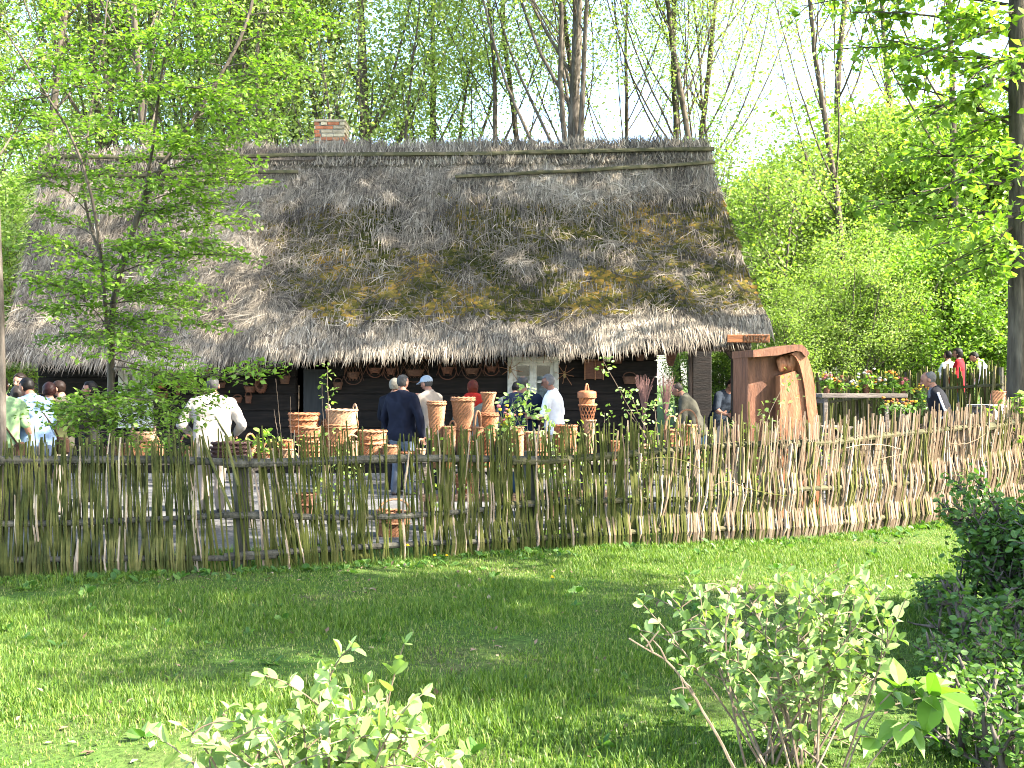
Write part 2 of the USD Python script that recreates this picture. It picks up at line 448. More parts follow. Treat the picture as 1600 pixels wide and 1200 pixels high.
sv, sf = strands(p, d, NRM[None], R.uniform(0.14, 0.42, n) * np.where(wild > 0.5, 1.2, 1.0), R.uniform(0.006, 0.013, n), lift)
tone = np.repeat(np.clip(0.42 + 0.23 * R.normal(size=n) + 0.5 * (meshkit.fbm(np.stack([t * 20, s * 7, 0 * t], -1), 3, 55) - 0.5) - 0.25 * mf, 0, 1), 5)
put('straw', (sv, sf), M['straw'], house, tone=tone, kind='stuff')
# the shaggy edge over the eave
n = 42000
t = R.uniform(0, 1, n)
lay = R.uniform(0, 1, n)
p = roof_pt(t, R.uniform(0.0, 0.05, n)) + np.stack([0 * t, 0.22 * lay, -0.06 * lay], 1)
ang = R.normal(size=n) * 0.06
d = unit(unit(np.array([0, -0.42, -0.9]))[None] + np.stack([np.sin(ang), 0 * ang, 0 * ang], 1))
ev, ef = strands(p, d, NRM[None], R.uniform(0.03, 0.07, n) + 0.03 * meshkit.fbm(np.stack([t * 60, 0 * t, 0 * t], -1), 2, 3), R.uniform(0.005, 0.010, n), R.normal(size=n) * 0.004)
put('eave_straw', (ev, ef), M['straw'], house, tone=np.repeat(np.clip(0.45 + 0.25 * R.normal(size=n) - 0.25 * lay, 0, 1), 5), kind='stuff')
# the ridge: straw stood on end, and bound by the poles
n = 16000
t = R.uniform(0, 1, n)
p = roof_pt(t, R.uniform(0.90, 0.995, n)) + NRM * R.uniform(0.0, 0.10, n)[:, None]
ang = R.normal(size=n) * 0.3
d = unit(-DOWN[None] * np.cos(ang)[:, None] + np.array([1.0, 0, 0]) * np.sin(ang)[:, None] + np.array([0, -0.10, 0.05]))
bump_h = 0.75 + 0.5 * meshkit.fbm(np.stack([t * 30, 0 * t, 0 * t], -1), 3, 12)
rv, rf = strands(p, d, NRM[None], R.uniform(0.16, 0.36, n) * bump_h, R.uniform(0.009, 0.016, n), R.normal(size=n) * 0.03)
put('ridge_straw', (rv, rf), M['straw'], house, tone=np.repeat(np.clip(0.40 + 0.22 * R.normal(size=n), 0, 1), 5), kind='stuff')
k = np.linspace(0, 1, 120)
top = ridge(k)
cap = [top + np.array([0, dy, dz]) for dy, dz in ((-0.22, -0.24), (-0.10, 0.0), (0.0, 0.05), (0.10, 0.0), (0.22, -0.24))]
cv = np.stack(cap, 1)
cv = rough(cv.reshape(-1, 3), 0.04, 3.0, 3)
cf = np.vstack([grid_faces(120, 5)])
put('ridge_cap', (cv, cf), M['thatch'], house, tone=np.zeros(len(cv)))
# moss cushions
ico = trimesh.creation.icosphere(0)
t, s = R.uniform(0.2, 1, 60000), R.uniform(0.03, 0.86, 60000)
mf = moss_field(t, s)
keep = R.uniform(0, 1, 60000) < np.clip(mf - 0.3, 0, 1) * 0.5
t, s = t[keep][:9000], s[keep][:9000]
mv, mf_, mt = [], [], []
p = roof_pt(t, s)
hue = np.clip(0.25 + 1.5 * (meshkit.fbm(np.stack([t * 16, s * 7, 0 * t], -1), 3, 63) - 0.42) + 0.12 * R.normal(size=len(t)), 0, 1)
for i in range(len(t)):
    r = R.uniform(0.018, 0.055)
    b = ico.vertices * r * R.uniform(0.6, 1.4, (len(ico.vertices), 1))
    b = b * [1.3, 1, 1]
    off = (b @ np.array([0, -0.8, 0.6]))
    b = b - 0.6 * off[:, None] * np.array([0, -0.8, 0.6])
    mv.append(p[i] + b); mf_.append(ico.faces + 12 * i); mt.append(np.full(12, hue[i] + R.normal() * 0.16) + R.normal(size=12) * 0.08)
put('moss', (np.vstack(mv), np.vstack(mf_)), M['moss'], house, tone=np.clip(np.concatenate(mt), 0, 1), kind='stuff')


def roof_pole(pts_px, r, name='ridge_pole', up_=0.09):
    """A pole lying on the thatch: from pixels on the front slope."""
    out = []
    for px, py in pts_px:
        best = None
        tt = np.linspace(0, 1, 60); ss = np.linspace(0.5, 1.0, 200)
        # solve: t from px, s from py
        t0, s0 = 0.5, 0.9
        for _ in range(12):
            q = roof_pt(np.array([t0]), np.array([s0]))[0]
            ex = (q[0] * F / q[1] + 800) - px
            ey = (600 - (q[2] - EYE) * F / q[1]) - py
            t0 -= ex / 1040.0 * 0.9
            s0 += ey / 330.0 * 0.9
            t0 = min(1.02, max(-0.02, t0))
        out.append(roof_pt(np.array([t0]), np.array([s0]))[0] + NRM * up_)
    path = resample(np.array(out), 0.35)
    path = rough(path, 0.018, 1.2, int(pts_px[0][0]))
    put(name, tube(path, r * R.uniform(0.85, 1.1, len(path)), 7), M['pole'], house)


roof_pole([(68, 253), (250, 256), (480, 251), (700, 250), (900, 246), (1114, 242)], 0.042, up_=0.15)
roof_pole([(66, 279), (200, 279), (330, 277), (466, 273)], 0.036)
roof_pole([(712, 281), (800, 278), (900, 272), (1000, 266), (1116, 259)], 0.036)

# chimney, brick by brick
c0 = at(515, 236, 20.55)
CW, CH = 0.575, 0.66
zc0 = EYE - (250 - 600) * 20.55 / F
zc1 = EYE - (190 - 600) * 20.55 / F
chim = put('chimney', box(c0[0], 20.55 + CW / 2, (zc0 - 0.3 + zc1 - 0.02) / 2, CW - 0.03, CW - 0.03, zc1 - zc0 + 0.28), M['mortar'], house)
rows = 10
bh = (zc1 - zc0) / rows
for r_ in range(rows):
    z = zc0 + (r_ + 0.5) * bh
    for side in range(4):
        off = 0.0 if (r_ + side) % 2 else 0.12
        u = -CW / 2 + 0.0 + (0.115 if (r_ + side) % 2 else 0.0)
        k_ = 0
        while u < CW / 2 - 0.04:
            w = min(0.125 if ((k_ + r_) % 3 == 0) else 0.235, CW / 2 - u)
            if w > 0.05:
                up = r_ / rows
                pal = (R.choice([3, 4, 3, 0]) if up > 0.55 else R.choice([0, 1, 2, 1, 4]))
                b = box(0, 0, 0, w - 0.014, 0.10, bh - 0.014, bevel=0.006)
                bv = b[0] + R.normal(size=3) * 0.003
                c = np.array([u + w / 2, -CW / 2 + 0.05 - 0.006, 0])
                a = side * math.pi / 2
                rot = np.array([[math.cos(a), -math.sin(a), 0], [math.sin(a), math.cos(a), 0], [0, 0, 1]])
                bv = (bv + c) @ rot.T + np.array([c0[0], 20.55 + CW / 2, z])
                put('brick', (bv, b[1]), M['brick%d' % pal], chim)
            u += w
            k_ += 1
put('chimney_cap', box(c0[0], 20.55 + CW / 2, zc1 + 0.018, CW + 0.03, CW + 0.03, 0.045, bevel=0.012), M['brick4'], chim)

# walls of logs, 0.8 m behind the eave
WY, BY = 18.35, 22.6
XL, XR = -8.0, 2.45
hole = [(at(793, 0, WY)[0], at(873, 0, WY)[0], EYE - (636 - 600) * WY / F, EYE - (557 - 600) * WY / F),
        (at(186, 0, WY)[0], at(240, 0, WY)[0], EYE - (664 - 600) * WY / F, EYE - (571 - 600) * WY / F),
        (at(462, 0, WY)[0], at(512, 0, WY)[0], -0.2, EYE - (575 - 600) * WY / F)]
nlog = 9
for i in range(nlog):
    z0, z1 = 0.02 + 2.55 / nlog * i, 0.02 + 2.55 / nlog * (i + 1)
    spans = [(XL, XR)]
    for a, b, c, d_ in hole:
        if z1 > c + 0.03 and z0 < d_ - 0.03:
            spans = [q for (u, w) in spans for q in ((u, min(w, a)), (max(u, b), w)) if q[1] - q[0] > 0.1]
    for (u, w) in spans:
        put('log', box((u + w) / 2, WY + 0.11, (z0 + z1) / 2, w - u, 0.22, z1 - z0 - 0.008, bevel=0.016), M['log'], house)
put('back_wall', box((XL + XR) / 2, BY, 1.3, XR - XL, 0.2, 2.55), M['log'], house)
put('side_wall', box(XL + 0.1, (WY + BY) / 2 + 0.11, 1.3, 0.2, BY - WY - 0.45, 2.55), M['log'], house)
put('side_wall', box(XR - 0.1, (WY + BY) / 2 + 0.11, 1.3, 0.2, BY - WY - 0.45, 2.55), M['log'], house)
put('ceiling', box(-2.2, RY, 2.66, 11.8, 4.3, 0.06), M['log'], house)
# gable boards under the right end of the roof
gx0 = 3.55
gv = np.array([[gx0, EY + 0.5, 2.45], [gx0 - 0.5, 2 * RY - EY - 0.5, 2.45], [gx0 - 0.25, RY, 5.75]])
put('gable_boards', (np.vstack([gv, gv - [0.06, 0, 0]]), np.array([[0, 1, 2], [3, 5, 4], [0, 3, 4], [0, 4, 1], [1, 4, 5], [1, 5, 2], [2, 5, 3], [2, 3, 0]])), M['beam'], house)
gl = -8.05
gv = np.array([[gl, EY + 0.5, 2.0], [gl - 0.5, 2 * RY - EY - 0.5, 2.0], [gl - 0.25, RY, 5.6]])
put('gable_boards', (np.vstack([gv, gv - [0.06, 0, 0]]), np.array([[0, 2, 1], [3, 4, 5], [0, 4, 3], [0, 1, 4], [1, 5, 4], [1, 2, 5], [2, 3, 5], [2, 0, 3]])), M['beam'], house)
# eave beam, porch posts and braces
zb = EYE - (536 - 600) * 17.75 / F
put('eave_beam', box(1.3, 17.86, 2.235, 4.6, 0.2, 0.2, bevel=0.02), M['beam'], house)
b0 = at(1145, 536, 17.62)
def post(px0, px1, y, z1, name='porch_post', m='beam'):
    a, b = at(px0, 0, y)[0], at(px1, 0, y)[0]
    g = float(gz((a + b) / 2, y))
    put(name, box((a + b) / 2, y + (b - a) / 2, (g + z1) / 2 - 0.02, b - a, b - a, z1 - g + 0.04, bevel=0.015), M[m], house)
post(1147, 1174, 17.8, 2.28)
post(1076, 1082, 17.8, 2.2, 'door_jamb')
post(1082, 1112, 20.5, 2.5, m='log')  # darker log material puts the shade inside the porch into the colour
post(1150, 1168, 22.6, 2.4)
put('porch_beam', box(3.35, 20.3, 2.42, 0.18, 4.6, 0.18, bevel=0.02), M['beam'], house)
def brace(p0, p1, w=0.14):
    p0, p1 = np.array(p0), np.array(p1)
    d = p1 - p0
    m = trimesh.creation.box([np.linalg.norm(d), w, w])
    a = math.atan2(d[2], math.hypot(d[0], d[1])); c = math.atan2(d[1], d[0])
    m.apply_transform(trimesh.transformations.rotation_matrix(-a, [0, 1, 0])); m.apply_transform(trimesh.transformations.rotation_matrix(c, [0, 0, 1]))
    m.apply_translation((p0 + p1) / 2)
    put('brace', (m.vertices, m.faces), M['beam'], house)
brace(at(1128, 530, 17.9), at(1160, 574, 17.9))
put('rafter_end', box(3.0, 17.7, 2.34, 1.35, 0.12, 0.12, bevel=0.015), M['beam'], house)
# name board under the right eave: the readable end of its lettering
sgn = at(1171, 527, 17.42)
sb = put('name_board', box(3.76, 17.30, EYE + (600 - 529) * 17.3 / F, 0.68, 0.03, 0.125, bevel=0.006), M['board'], house)
tm = meshkit.text_mesh('NIERZ', 0.095, 0.006, bold=True)
tv = np.array(tm.vertices)
tv[:, 0] -= tv[:, 0].max()
tv = np.stack([tv[:, 0] + 4.07, 17.282 - tv[:, 2], tv[:, 1] + EYE + (600 - 529) * 17.3 / F - 0.045], 1)
put('carved_lettering', (tv, np.array(tm.faces)), M['carved'], sb)
# windows
def window(a, b, z0, z1, rows_, arch=False):
    y = WY
    w, h = b - a, z1 - z0
    win = put('window', join([box((a + b) / 2, y - 0.01, z1 - 0.045, w + 0.0, 0.08, 0.09, bevel=0.01), box((a + b) / 2, y - 0.01, z0 + 0.045, w, 0.08, 0.09, bevel=0.01),
                              box(a + 0.045, y - 0.01, (z0 + z1) / 2, 0.09, 0.078, h - 0.18, bevel=0.01), box(b - 0.045, y - 0.01, (z0 + z1) / 2, 0.09, 0.078, h - 0.18, bevel=0.01)]), M['white_paint'], house)
    for sgn_ in (-1, 1):
        cx = (a + b) / 2 + sgn_ * (w / 2 - 0.09) / 2
        sw, sh = (w - 0.18) / 2, h - 0.18
        st = [box(cx + q * (sw / 2 - 0.03), y + 0.0, (z0 + z1) / 2, 0.06, 0.05, sh, bevel=0.008) for q in (-1, 1)]
        st += [box(cx, y + 0.0, (z0 + z1) / 2 + q * (sh / 2 - 0.03), sw - 0.12, 0.048, 0.06, bevel=0.008) for q in (-1, 1)]
        st += [box(cx, y + 0.0, z0 + 0.09 + sh * (k_ + 1) / rows_, sw - 0.12, 0.046, 0.045, bevel=0.008) for k_ in range(rows_ - 1)]
        put('sash', join(st), M['white_paint'], win)
        put('pane', box(cx, y + 0.015, (z0 + z1) / 2, sw - 0.1, 0.005, sh - 0.1), M['glass'], win)
    k_ = np.linspace(0, 1, 40)
    cv_ = np.stack([a + 0.1 + (w - 0.2) * k_, y + 0.14 + 0.02 * np.sin(40 * k_), 0 * k_], 1)
    put('curtain', (np.vstack([cv_ + [0, 0, z0 + 0.1], cv_ + [0, 0, z0 + h * 0.62]]), np.vstack([np.stack([np.arange(39), np.arange(1, 40), np.arange(41, 80)], 1), np.stack([np.arange(39), np.arange(41, 80), np.arange(40, 79)], 1)])), M['curtain'], win)
    put('sill', box((a + b) / 2, y - 0.06, z0 - 0.025, w + 0.12, 0.14, 0.045, bevel=0.01), M['white_paint'], win)
window(*hole[0], 2)
window(*hole[1], 3)
a, b, c, d_ = hole[2]
dr = put('door', box((a + b) / 2 + 0.05, WY + 0.12, 0.93, b - a - 0.12, 0.05, 1.85, bevel=0.01), M['door'], house)
put('handle', box(b - 0.12, WY + 0.08, 0.95, 0.03, 0.05, 0.12, bevel=0.008), M['beam'], dr)
for i in range(14):
    x0 = XL + 0.4 + i * 0.76
    put('foundation_stone', box(x0, WY - 0.02, 0.02, 0.7, 0.3, 0.16, bevel=0.05), M['stone'], house)
# ------------------------------------------------------------------ trees
M['bark'] = mix_mat('grey_bark', [(0.035, 0.028, 0.022), (0.085, 0.07, 0.055), (0.16, 0.135, 0.11)], scale=7, stretch=(2, 2, 0.35), bump=0.8, bscale=16, rough=0.95, spec=0.1)
M['bark_dark'] = mix_mat('dark_bark', [(0.028, 0.023, 0.017), (0.07, 0.057, 0.043), (0.12, 0.10, 0.075)], scale=7, stretch=(2, 2, 0.35), bump=0.8, bscale=16, rough=0.95, spec=0.1)
M['bark_pale'] = mix_mat('pale_bark', [(0.10, 0.08, 0.06), (0.24, 0.2, 0.16), (0.36, 0.31, 0.25)], scale=7, stretch=(2, 2, 0.35), bump=0.5, bscale=16, rough=0.95, spec=0.1)
M['leaf_poplar'] = tone_mat('poplar_leaf', [(0.19, 0.25, 0.08), (0.29, 0.36, 0.13), (0.40, 0.46, 0.21)], trans=0.54, tcol=LEAF_TINT, spec=0.3, rough=0.5, vscale=0.25)
M['leaf_bright'] = tone_mat('bright_leaf', [(0.13, 0.20, 0.04), (0.21, 0.30, 0.07), (0.32, 0.40, 0.13)], trans=0.52, tcol=LEAF_TINT, spec=0.3, rough=0.5, vscale=0.3)
M['leaf_maple'] = tone_mat('maple_leaf', [(0.085, 0.16, 0.02), (0.155, 0.26, 0.036), (0.25, 0.36, 0.075)], trans=0.52, tcol=LEAF_TINT, spec=0.3, rough=0.5, vscale=0.5)
M['leaf_deep'] = tone_mat('deep_leaf', [(0.04, 0.09, 0.016), (0.08, 0.16, 0.028), (0.15, 0.24, 0.055)], trans=0.35, tcol=LEAF_TINT, spec=0.35, rough=0.45, vscale=0.6)


def grow(p, d, length, r, rng, level, levels, wood, tips, wobble=0.12, up=0.15, kids=(5, 4), spread=0.8, from_=0.3):
    """A limb and its side limbs. wood: (points, radii, level); tips: points that carry leaves, with directions."""
    n = max(4, int(length / 0.5) + 2)
    pts = [np.array(p, float)]
    d = unit(np.array(d, float))
    for i in range(n - 1):
        d = unit(d + rng.normal(size=3) * wobble + np.array([0, 0, up * 0.3]))
        pts.append(pts[-1] + d * length / (n - 1))
    pts = np.array(pts)
    rad = r * np.linspace(1, 0.25 if level else 0.2, n) ** 0.9
    wood.append((pts, rad, level))
    if level == levels:
        m = max(2, int(length / 0.16))
        k = rng.uniform(0.15, 1.0, m)
        q = np.stack([np.interp(k, np.linspace(0, 1, n), pts[:, c]) for c in range(3)], 1)
        tips.append(q)
        return
    for i in range(kids[level] if level < len(kids) else 3):
        k = rng.uniform(from_ if level == 0 else 0.2, 1.0)
        q = np.array([np.interp(k, np.linspace(0, 1, n), pts[:, c]) for c in range(3)])
        side = unit(np.cross(d, rng.normal(size=3)))
        dd = unit(d * (1 - spread * 0.6) + side * spread + np.array([0, 0, up]))
        ln = length * (0.5 if level == 0 else 0.55) * rng.uniform(0.6, 1.15) * (1.15 - 0.6 * k if level == 0 else 1)
        grow(q, dd, ln, max(0.012, np.interp(k, np.linspace(0, 1, n), rad) * 0.36), rng, level + 1, levels, wood, tips, wobble * 1.2, up, kids, spread, from_)


def build_tree(root, wood, tips, rng, bark, leaf, per_tip, size, cloud, shape=LEAF_RHOMB, flat=0.45, droop=0.3, min_r=0.0, trunk_levels=(0,)):
    tr = [tube(p, r, 9 if l == 0 else 5, caps=False) for p, r, l in wood if l in trunk_levels]
    br = [tube(p, r, 5 if l == 1 else 3, caps=False) for p, r, l in wood if l not in trunk_levels and r[0] > min_r]
    tv = join(tr)
    put('trunk', (rough(tv[0], 0.02, 2.5, 2), tv[1]), M[bark], root, smooth=True)
    if br:
        put('branches', join(br), M[bark], root, smooth=True)
    q = np.vstack(tips)
    q = np.repeat(q, per_tip, 0)
    q = q + rng.normal(size=q.shape) * cloud * np.array([1, 1, 0.7])
    lv, lf, tn = leaves(q, size, rng, shape=shape, flat=flat, droop=droop)
    put('crown', (lv, lf), M[leaf], root, tone=tn)
    return len(q)


def tall_tree(name, label, seed, loc, h=19.0, r=0.17, lean=(0, 0), leaf='leaf_poplar', bark='bark', kids=(17, 5), from_=0.28, per=7, size=0.12, cloud=0.22, fork=0, group=None, wob=0.03, cat='tree'):
    rng = np.random.default_rng(seed)
    root = thing(name, label, cat, loc, 0, group)
    wood, tips = [], []
    grow((0, 0, -0.3), (lean[0], lean[1], 1), h, r, rng, 0, 2, wood, tips, wobble=wob, up=0.35, kids=kids, spread=0.75, from_=from_)
    for i in range(fork):
        pts, rad, _ = wood[0]
        k = int(len(pts) * rng.uniform(0.22, 0.45))
        a = rng.uniform(0, 6.28)
        w2 = []
        grow(pts[k], (0.45 * math.cos(a), 0.25 * math.sin(a), 1), h * 0.6, rad[k] * 0.5, rng, 0, 2, w2, tips, wobble=wob * 1.5, up=0.3, kids=(10, 4), spread=0.75, from_=0.3)
        wood += w2
    n = build_tree(root, wood, tips, rng, bark, leaf, per, size, cloud)
    return root


def bush_tree(name, label, seed, loc, h=7.0, w=3.0, leaf='leaf_bright', bark='bark', n_stem=6, kids=(9, 4), per=10, size=0.11, cloud=0.22, group=None, scale=1.0, shape=LEAF_RHOMB, from_=0.12, cat='tree', up=0.25):
    rng = np.random.default_rng(seed)
    root = thing(name, label, cat, loc, 0, group, scale=scale)
    wood, tips = [], []
    for i in range(n_stem):
        a = 6.28 * i / n_stem + rng.uniform(-0.4, 0.4)
        k = rng.uniform(0.1, 1.0) * w / h
        grow((0.15 * math.cos(a), 0.15 * math.sin(a), -0.1), (k * math.cos(a), k * math.sin(a), 1), h * rng.uniform(0.75, 1.05), 0.03 + 0.006 * h, rng, 0, 2, wood, tips, wobble=0.08, up=up, kids=kids, spread=0.85, from_=from_)
    build_tree(root, wood, tips, rng, bark, leaf, per, size, cloud, shape=shape)
    return root


def ground_at(px, d):
    x = (px - 800.0) * d / F
    return (x, d, float(gz(x, d)))


TG = 'tall trees behind the cottage'
# trunks that show over the ridge, one by one: (pixel at the ridge, distance, height, radius, lean, label)
tallA = tall_tree('tall_tree', 'tall grey-barked tree with the thickest trunk above the middle of the roof ridge', 101, ground_at(903, 27.0), 19, 0.20, (-0.01, 0), kids=(20, 6), per=6, size=0.10, cloud=0.42, fork=2, from_=0.3, group=TG)
tallB = tall_tree('tall_tree', 'slender dark tree leaning left just inside the right end of the ridge', 102, ground_at(1090, 27.5), 18, 0.12, (-0.10, 0), kids=(17, 5), per=6, size=0.10, cloud=0.45, from_=0.34, bark='bark_dark', group=TG)
tallC = tall_tree('tall_tree', 'slim dark trunk leaning left between the ridge end and the thick grey trunk', 103, ground_at(1066, 30.0), 19, 0.125, (-0.09, 0), kids=(17, 5), per=6, size=0.10, cloud=0.45, from_=0.34, bark='bark_dark', group=TG)
tallD = tall_tree('tall_tree', 'bare-stemmed tree with an open crown standing against the white sky on the right', 104, ground_at(1288, 33.0), 21, 0.15, (-0.02, 0), kids=(16, 5), per=4, size=0.10, cloud=0.3, from_=0.42, bark='bark_dark', group=TG)
willow = tall_tree('willow_tree', 'dense pale green willow filling the sky above the chimney', 105, ground_at(585, 29.0), 15, 0.24, (0, 0), kids=(22, 6), per=10, size=0.11, cloud=0.36, from_=0.12, fork=2, group=None)
COPIES = [
    (tallB, 945, 29, 30, 0.95, 'thin straight tree right of the thick grey trunk over the ridge', 'tree'),
    (tallC, 968, 33, 200, 0.85, 'thin pale-leaved tree behind the ridge, second right of the thick grey trunk'),
    (tallB, 1101, 31, 150, 1.0, 'very thin upright tree exactly over the right end of the ridge'),
    (tallB, 1146, 29, 20, 0.70, 'slender leaning tree just right of the roof, its foot in the green thicket'),
    (tallB, 745, 28, 300, 0.85, 'dark left-leaning tree over the ridge between willow and thick grey trunk'),
    (tallD, 845, 33, 120, 0.9, 'thin open tree left of the thick grey trunk with long slanting limbs'),
    (tallB, 1440, 33, 60, 1.05, 'dark slender tree above the thicket left of the big right-hand trunk'),
    (tallC, 215, 26, 110, 1.0, 'reddish straight trunk above the left part of the roof'),
    (tallB, 178, 28, 10, 1.05, 'dark straight trunk above the left end of the ridge'),
    (tallC, 158, 30, 60, 1.1, 'left-leaning dark trunk crossing the bright gap at upper left'),
    (tallB, 118, 33, 250, 1.0, 'slanting trunk left of the ridge end at upper left'),
    (tallB, 1335, 24.5, 40, 0.8, 'thin dark stem rising through the front of the thicket'),
    (tallC, 1478, 25.5, 120, 0.85, 'slender pale stem rising right of the thicket middle'),
    (tallD, 40, 27, 0, 0.95, 'pale thin trunk near the left edge of the wood'),
    (tallA, -20, 31, 30, 0.9, 'wide tree at the far left edge behind the cottage'),
    (tallA, 330, 33, 300, 0.95, 'broad tree behind the left half of the roof'),
]
for c in COPIES:
    root, px, d, rz, sc, lab = c[:6]
    copy_of(root, ground_at(px, d), rz, lab, sc)
for px, d, rz, sc, lab in [(660, 33, 200, 0.92, 'pale willow just right of the chimney, further back'), (255, 32, 20, 0.95, 'bright willow behind the left end of the ridge'), (420, 40, 310, 1.1, 'hazy willow far behind the roof left of the chimney'), (480, 31, 70, 0.95, 'pale green willow behind the roof left of the chimney'), 
                           (360, 29, 140, 0.9, 'pale willow above the left half of the roof'), (60, 36, 260, 0.85, 'bright willow at the far left of the wood'),
                           (-60, 28, 100, 0.8, 'bright willow at the left edge beside the cottage')]:
    copy_of(willow, ground_at(px, d), rz, lab, sc)

BG_ = 'leafy trees of the thicket right of the cottage'
bushA = bush_tree('thicket_tree', 'bright green many-stemmed tree close to the right gable of the cottage', 201, ground_at(1230, 26.0), 6.6, 2.6, kids=(13, 5), per=14, size=0.085, cloud=0.26, group=BG_)
bushB = bush_tree('thicket_tree', 'large bright leafy tree in the middle of the thicket under the white sky', 202, ground_at(1345, 29.0), 8.2, 3.2, kids=(14, 5), per=13, size=0.105, cloud=0.28, group=BG_)
bushC = bush_tree('thicket_tree', 'yellow-green leafy tree between the thicket and the big right-hand trunk', 203, ground_at(1490, 27.0), 7.4, 2.8, kids=(12, 5), per=8, size=0.15, cloud=0.24, leaf='leaf_maple', group=BG_)
for root, px, d, rz, sc, lab in [
    (bushA, 1160, 30, 40, 1.0, 'leafy tree half hidden behind the right gable'), (bushB, 1270, 33, 100, 0.95, 'rounded leafy tree behind the gable-side thicket'),
    (bushC, 1415, 31, 200, 1.15, 'tall leafy tree right of the thicket middle'), (bushA, 1560, 31, 250, 1.2, 'leafy tree behind the big right-hand trunk'),
    (bushB, 1640, 28, 300, 1.1, 'leafy tree at the right edge behind the big trunk'), (bushC, 1190, 36, 20, 1.05, 'leafy tree far behind the right gable'),
    (bushB, 1450, 38, 170, 1.25, 'broad bright tree far back in the thicket'), (bushA, 1350, 40, 120, 1.3, 'hazy bright tree far back under the sky gap'),
    (bushC, 1560, 42, 10, 1.4, 'hazy bright tree far back at the right'), (bushA, 1240, 44, 330, 1.15, 'hazy low tree far behind the gable'),
    (bushB, 1130, 46, 60, 1.1, 'low hazy tree seen past the right end of the ridge'),
    (bushA, 1330, 23.5, 90, 0.55, 'low leafy bush at the foot of the thicket behind the flower table'), (bushC, 1430, 23.8, 10, 0.55, 'low leafy bush behind the far wattle fence'),
    (bushA, 1240, 23.0, 190, 0.5, 'low leafy bush behind the carved brown hood'), (bushB, 1120, 25.0, 250, 0.42, 'low leafy bush seen through the open porch'),
    (bushC, 1545, 24.5, 230, 0.6, 'low leafy bush beside the foot of the big right-hand trunk'),
    (bushA, 1385, 25.0, 300, 0.7, 'middling leafy bush in front of the thicket'), (bushB, 1500, 25.5, 60, 0.6, 'middling leafy bush behind the red-jacketed visitor'),
    (bushB, -90, 22, 140, 0.75, 'leafy bush at the left gable of the cottage'), (bushA, 20, 25, 220, 0.85, 'leafy bush behind the left end of the roof'),
    (bushC, -30, 27, 80, 0.9, 'yellow-green leafy tree at the left edge behind the cottage'),
    (bushB, 1700, 33, 80, 1.2, 'leafy tree beyond the right edge of the thicket'), (bushC, -160, 33, 30, 1.2, 'leafy tree beyond the left edge of the wood')]:
    copy_of(root, ground_at(px, d), rz, lab, sc)
FAR = 'hazy trees of the far wood'
far = [(-250, 60), (-60, 66), (120, 78), (1380, 66), (1560, 60), (1760, 66)]
for i, (px, d) in enumerate(far):
    copy_of(bushB if i % 2 else bushA, ground_at(px, d), 50 * i, ['hazy far tree beyond the left edge of the wood', 'hazy far tree behind the left trunks', 'hazy far tree behind the maple top', 'hazy far tree behind the middle of the thicket', 'hazy far tree left of the big right-hand trunk', 'hazy far tree beyond the right edge of the thicket'][i], 1.9 if px < 1120 else 1.55)


# -------- trees laid out limb by limb
def spray(p0, p1, rng, wood, pos, n_twig=9, twig=0.55, r=0.012, plane=0.18):
    """A side branch from p0 to p1 with level twigs that carry leaves."""
    mid = (p0 + p1) / 2 + np.array([0, 0, 0.10 * np.linalg.norm(p1 - p0)]) + rng.normal(size=3) * 0.06
    c = bez(p0, mid, p1, 7)
    wood.append((c, np.linspace(r, r * 0.3, 7), 1))
    L_ = np.linalg.norm(p1 - p0)
    for i in range(n_twig):
        k = rng.uniform(0.2, 1.0)
        q = np.array([np.interp(k, np.linspace(0, 1, 7), c[:, j]) for j in range(3)])
        ax = unit(p1 - p0)
        sd = unit(np.cross(ax, [0, 0, 1.0])) * (1 if rng.uniform() < 0.5 else -1)
        dd = unit(ax * rng.uniform(0.1, 1.0) + sd * rng.uniform(0.4, 1.2) + np.array([0, 0, rng.normal() * plane - 0.03]))
        e = q + dd * twig * rng.uniform(0.5, 1.2) * (1.2 - 0.5 * k)
        w = bez(q, (q + e) / 2 + [0, 0, 0.04], e, 4)
        wood.append((w, np.linspace(r * 0.45, r * 0.2, 4), 2))
        m = int(12 * np.linalg.norm(e - q) / 0.4) + 3
        kk = rng.uniform(0.1, 1.05, m)
        pos.append(np.stack([np.interp(kk, np.linspace(0, 1, 4), w[:, j]) for j in range(3)], 1) + rng.normal(size=(m, 3)) * [0.035, 0.035, 0.02])


rng = np.random.default_rng(31)
ML = thing('maple_tree', 'slender young maple with layered bright sprays before the left half of the cottage', 'tree', (0, 0, 0))
DM = 10.6
wood, pos = [], []
def limb(pxs, r0, r1, lvl=0):
    p = np.array([at(a, b, d) for a, b, d in pxs])
    p = resample(p, 0.3)
    p = rough(p, 0.03, 0.9, int(pxs[0][0]))
    wood.append((p, np.linspace(r0, r1, len(p)), lvl))
    return p
b0 = float(gz(at(174, 0, DM)[0], DM))
base_py = 600 + (EYE - b0) * F / DM
stem = limb([(174, base_py + 6, DM), (176, 720, DM), (173, 600, DM), (178, 470, DM), (190, 415, DM), (222, 320, DM + 0.2), (258, 248, DM + 0.3), (302, 188, DM + 0.3), (345, 120, DM + 0.4), (385, 40, DM + 0.5), (412, -60, DM + 0.6)], 0.042, 0.014)
l2 = limb([(174, 560, DM), (160, 430, DM - 0.3), (148, 330, DM - 0.5), (118, 220, DM - 0.6), (62, 130, DM - 0.7), (10, 50, DM - 0.8)], 0.020, 0.007)
l3 = limb([(182, 455, DM), (150, 380, DM + 0.5), (128, 290, DM + 0.8), (140, 180, DM + 1.0), (160, 60, DM + 1.1), (170, -40, DM + 1.2)], 0.018, 0.007)
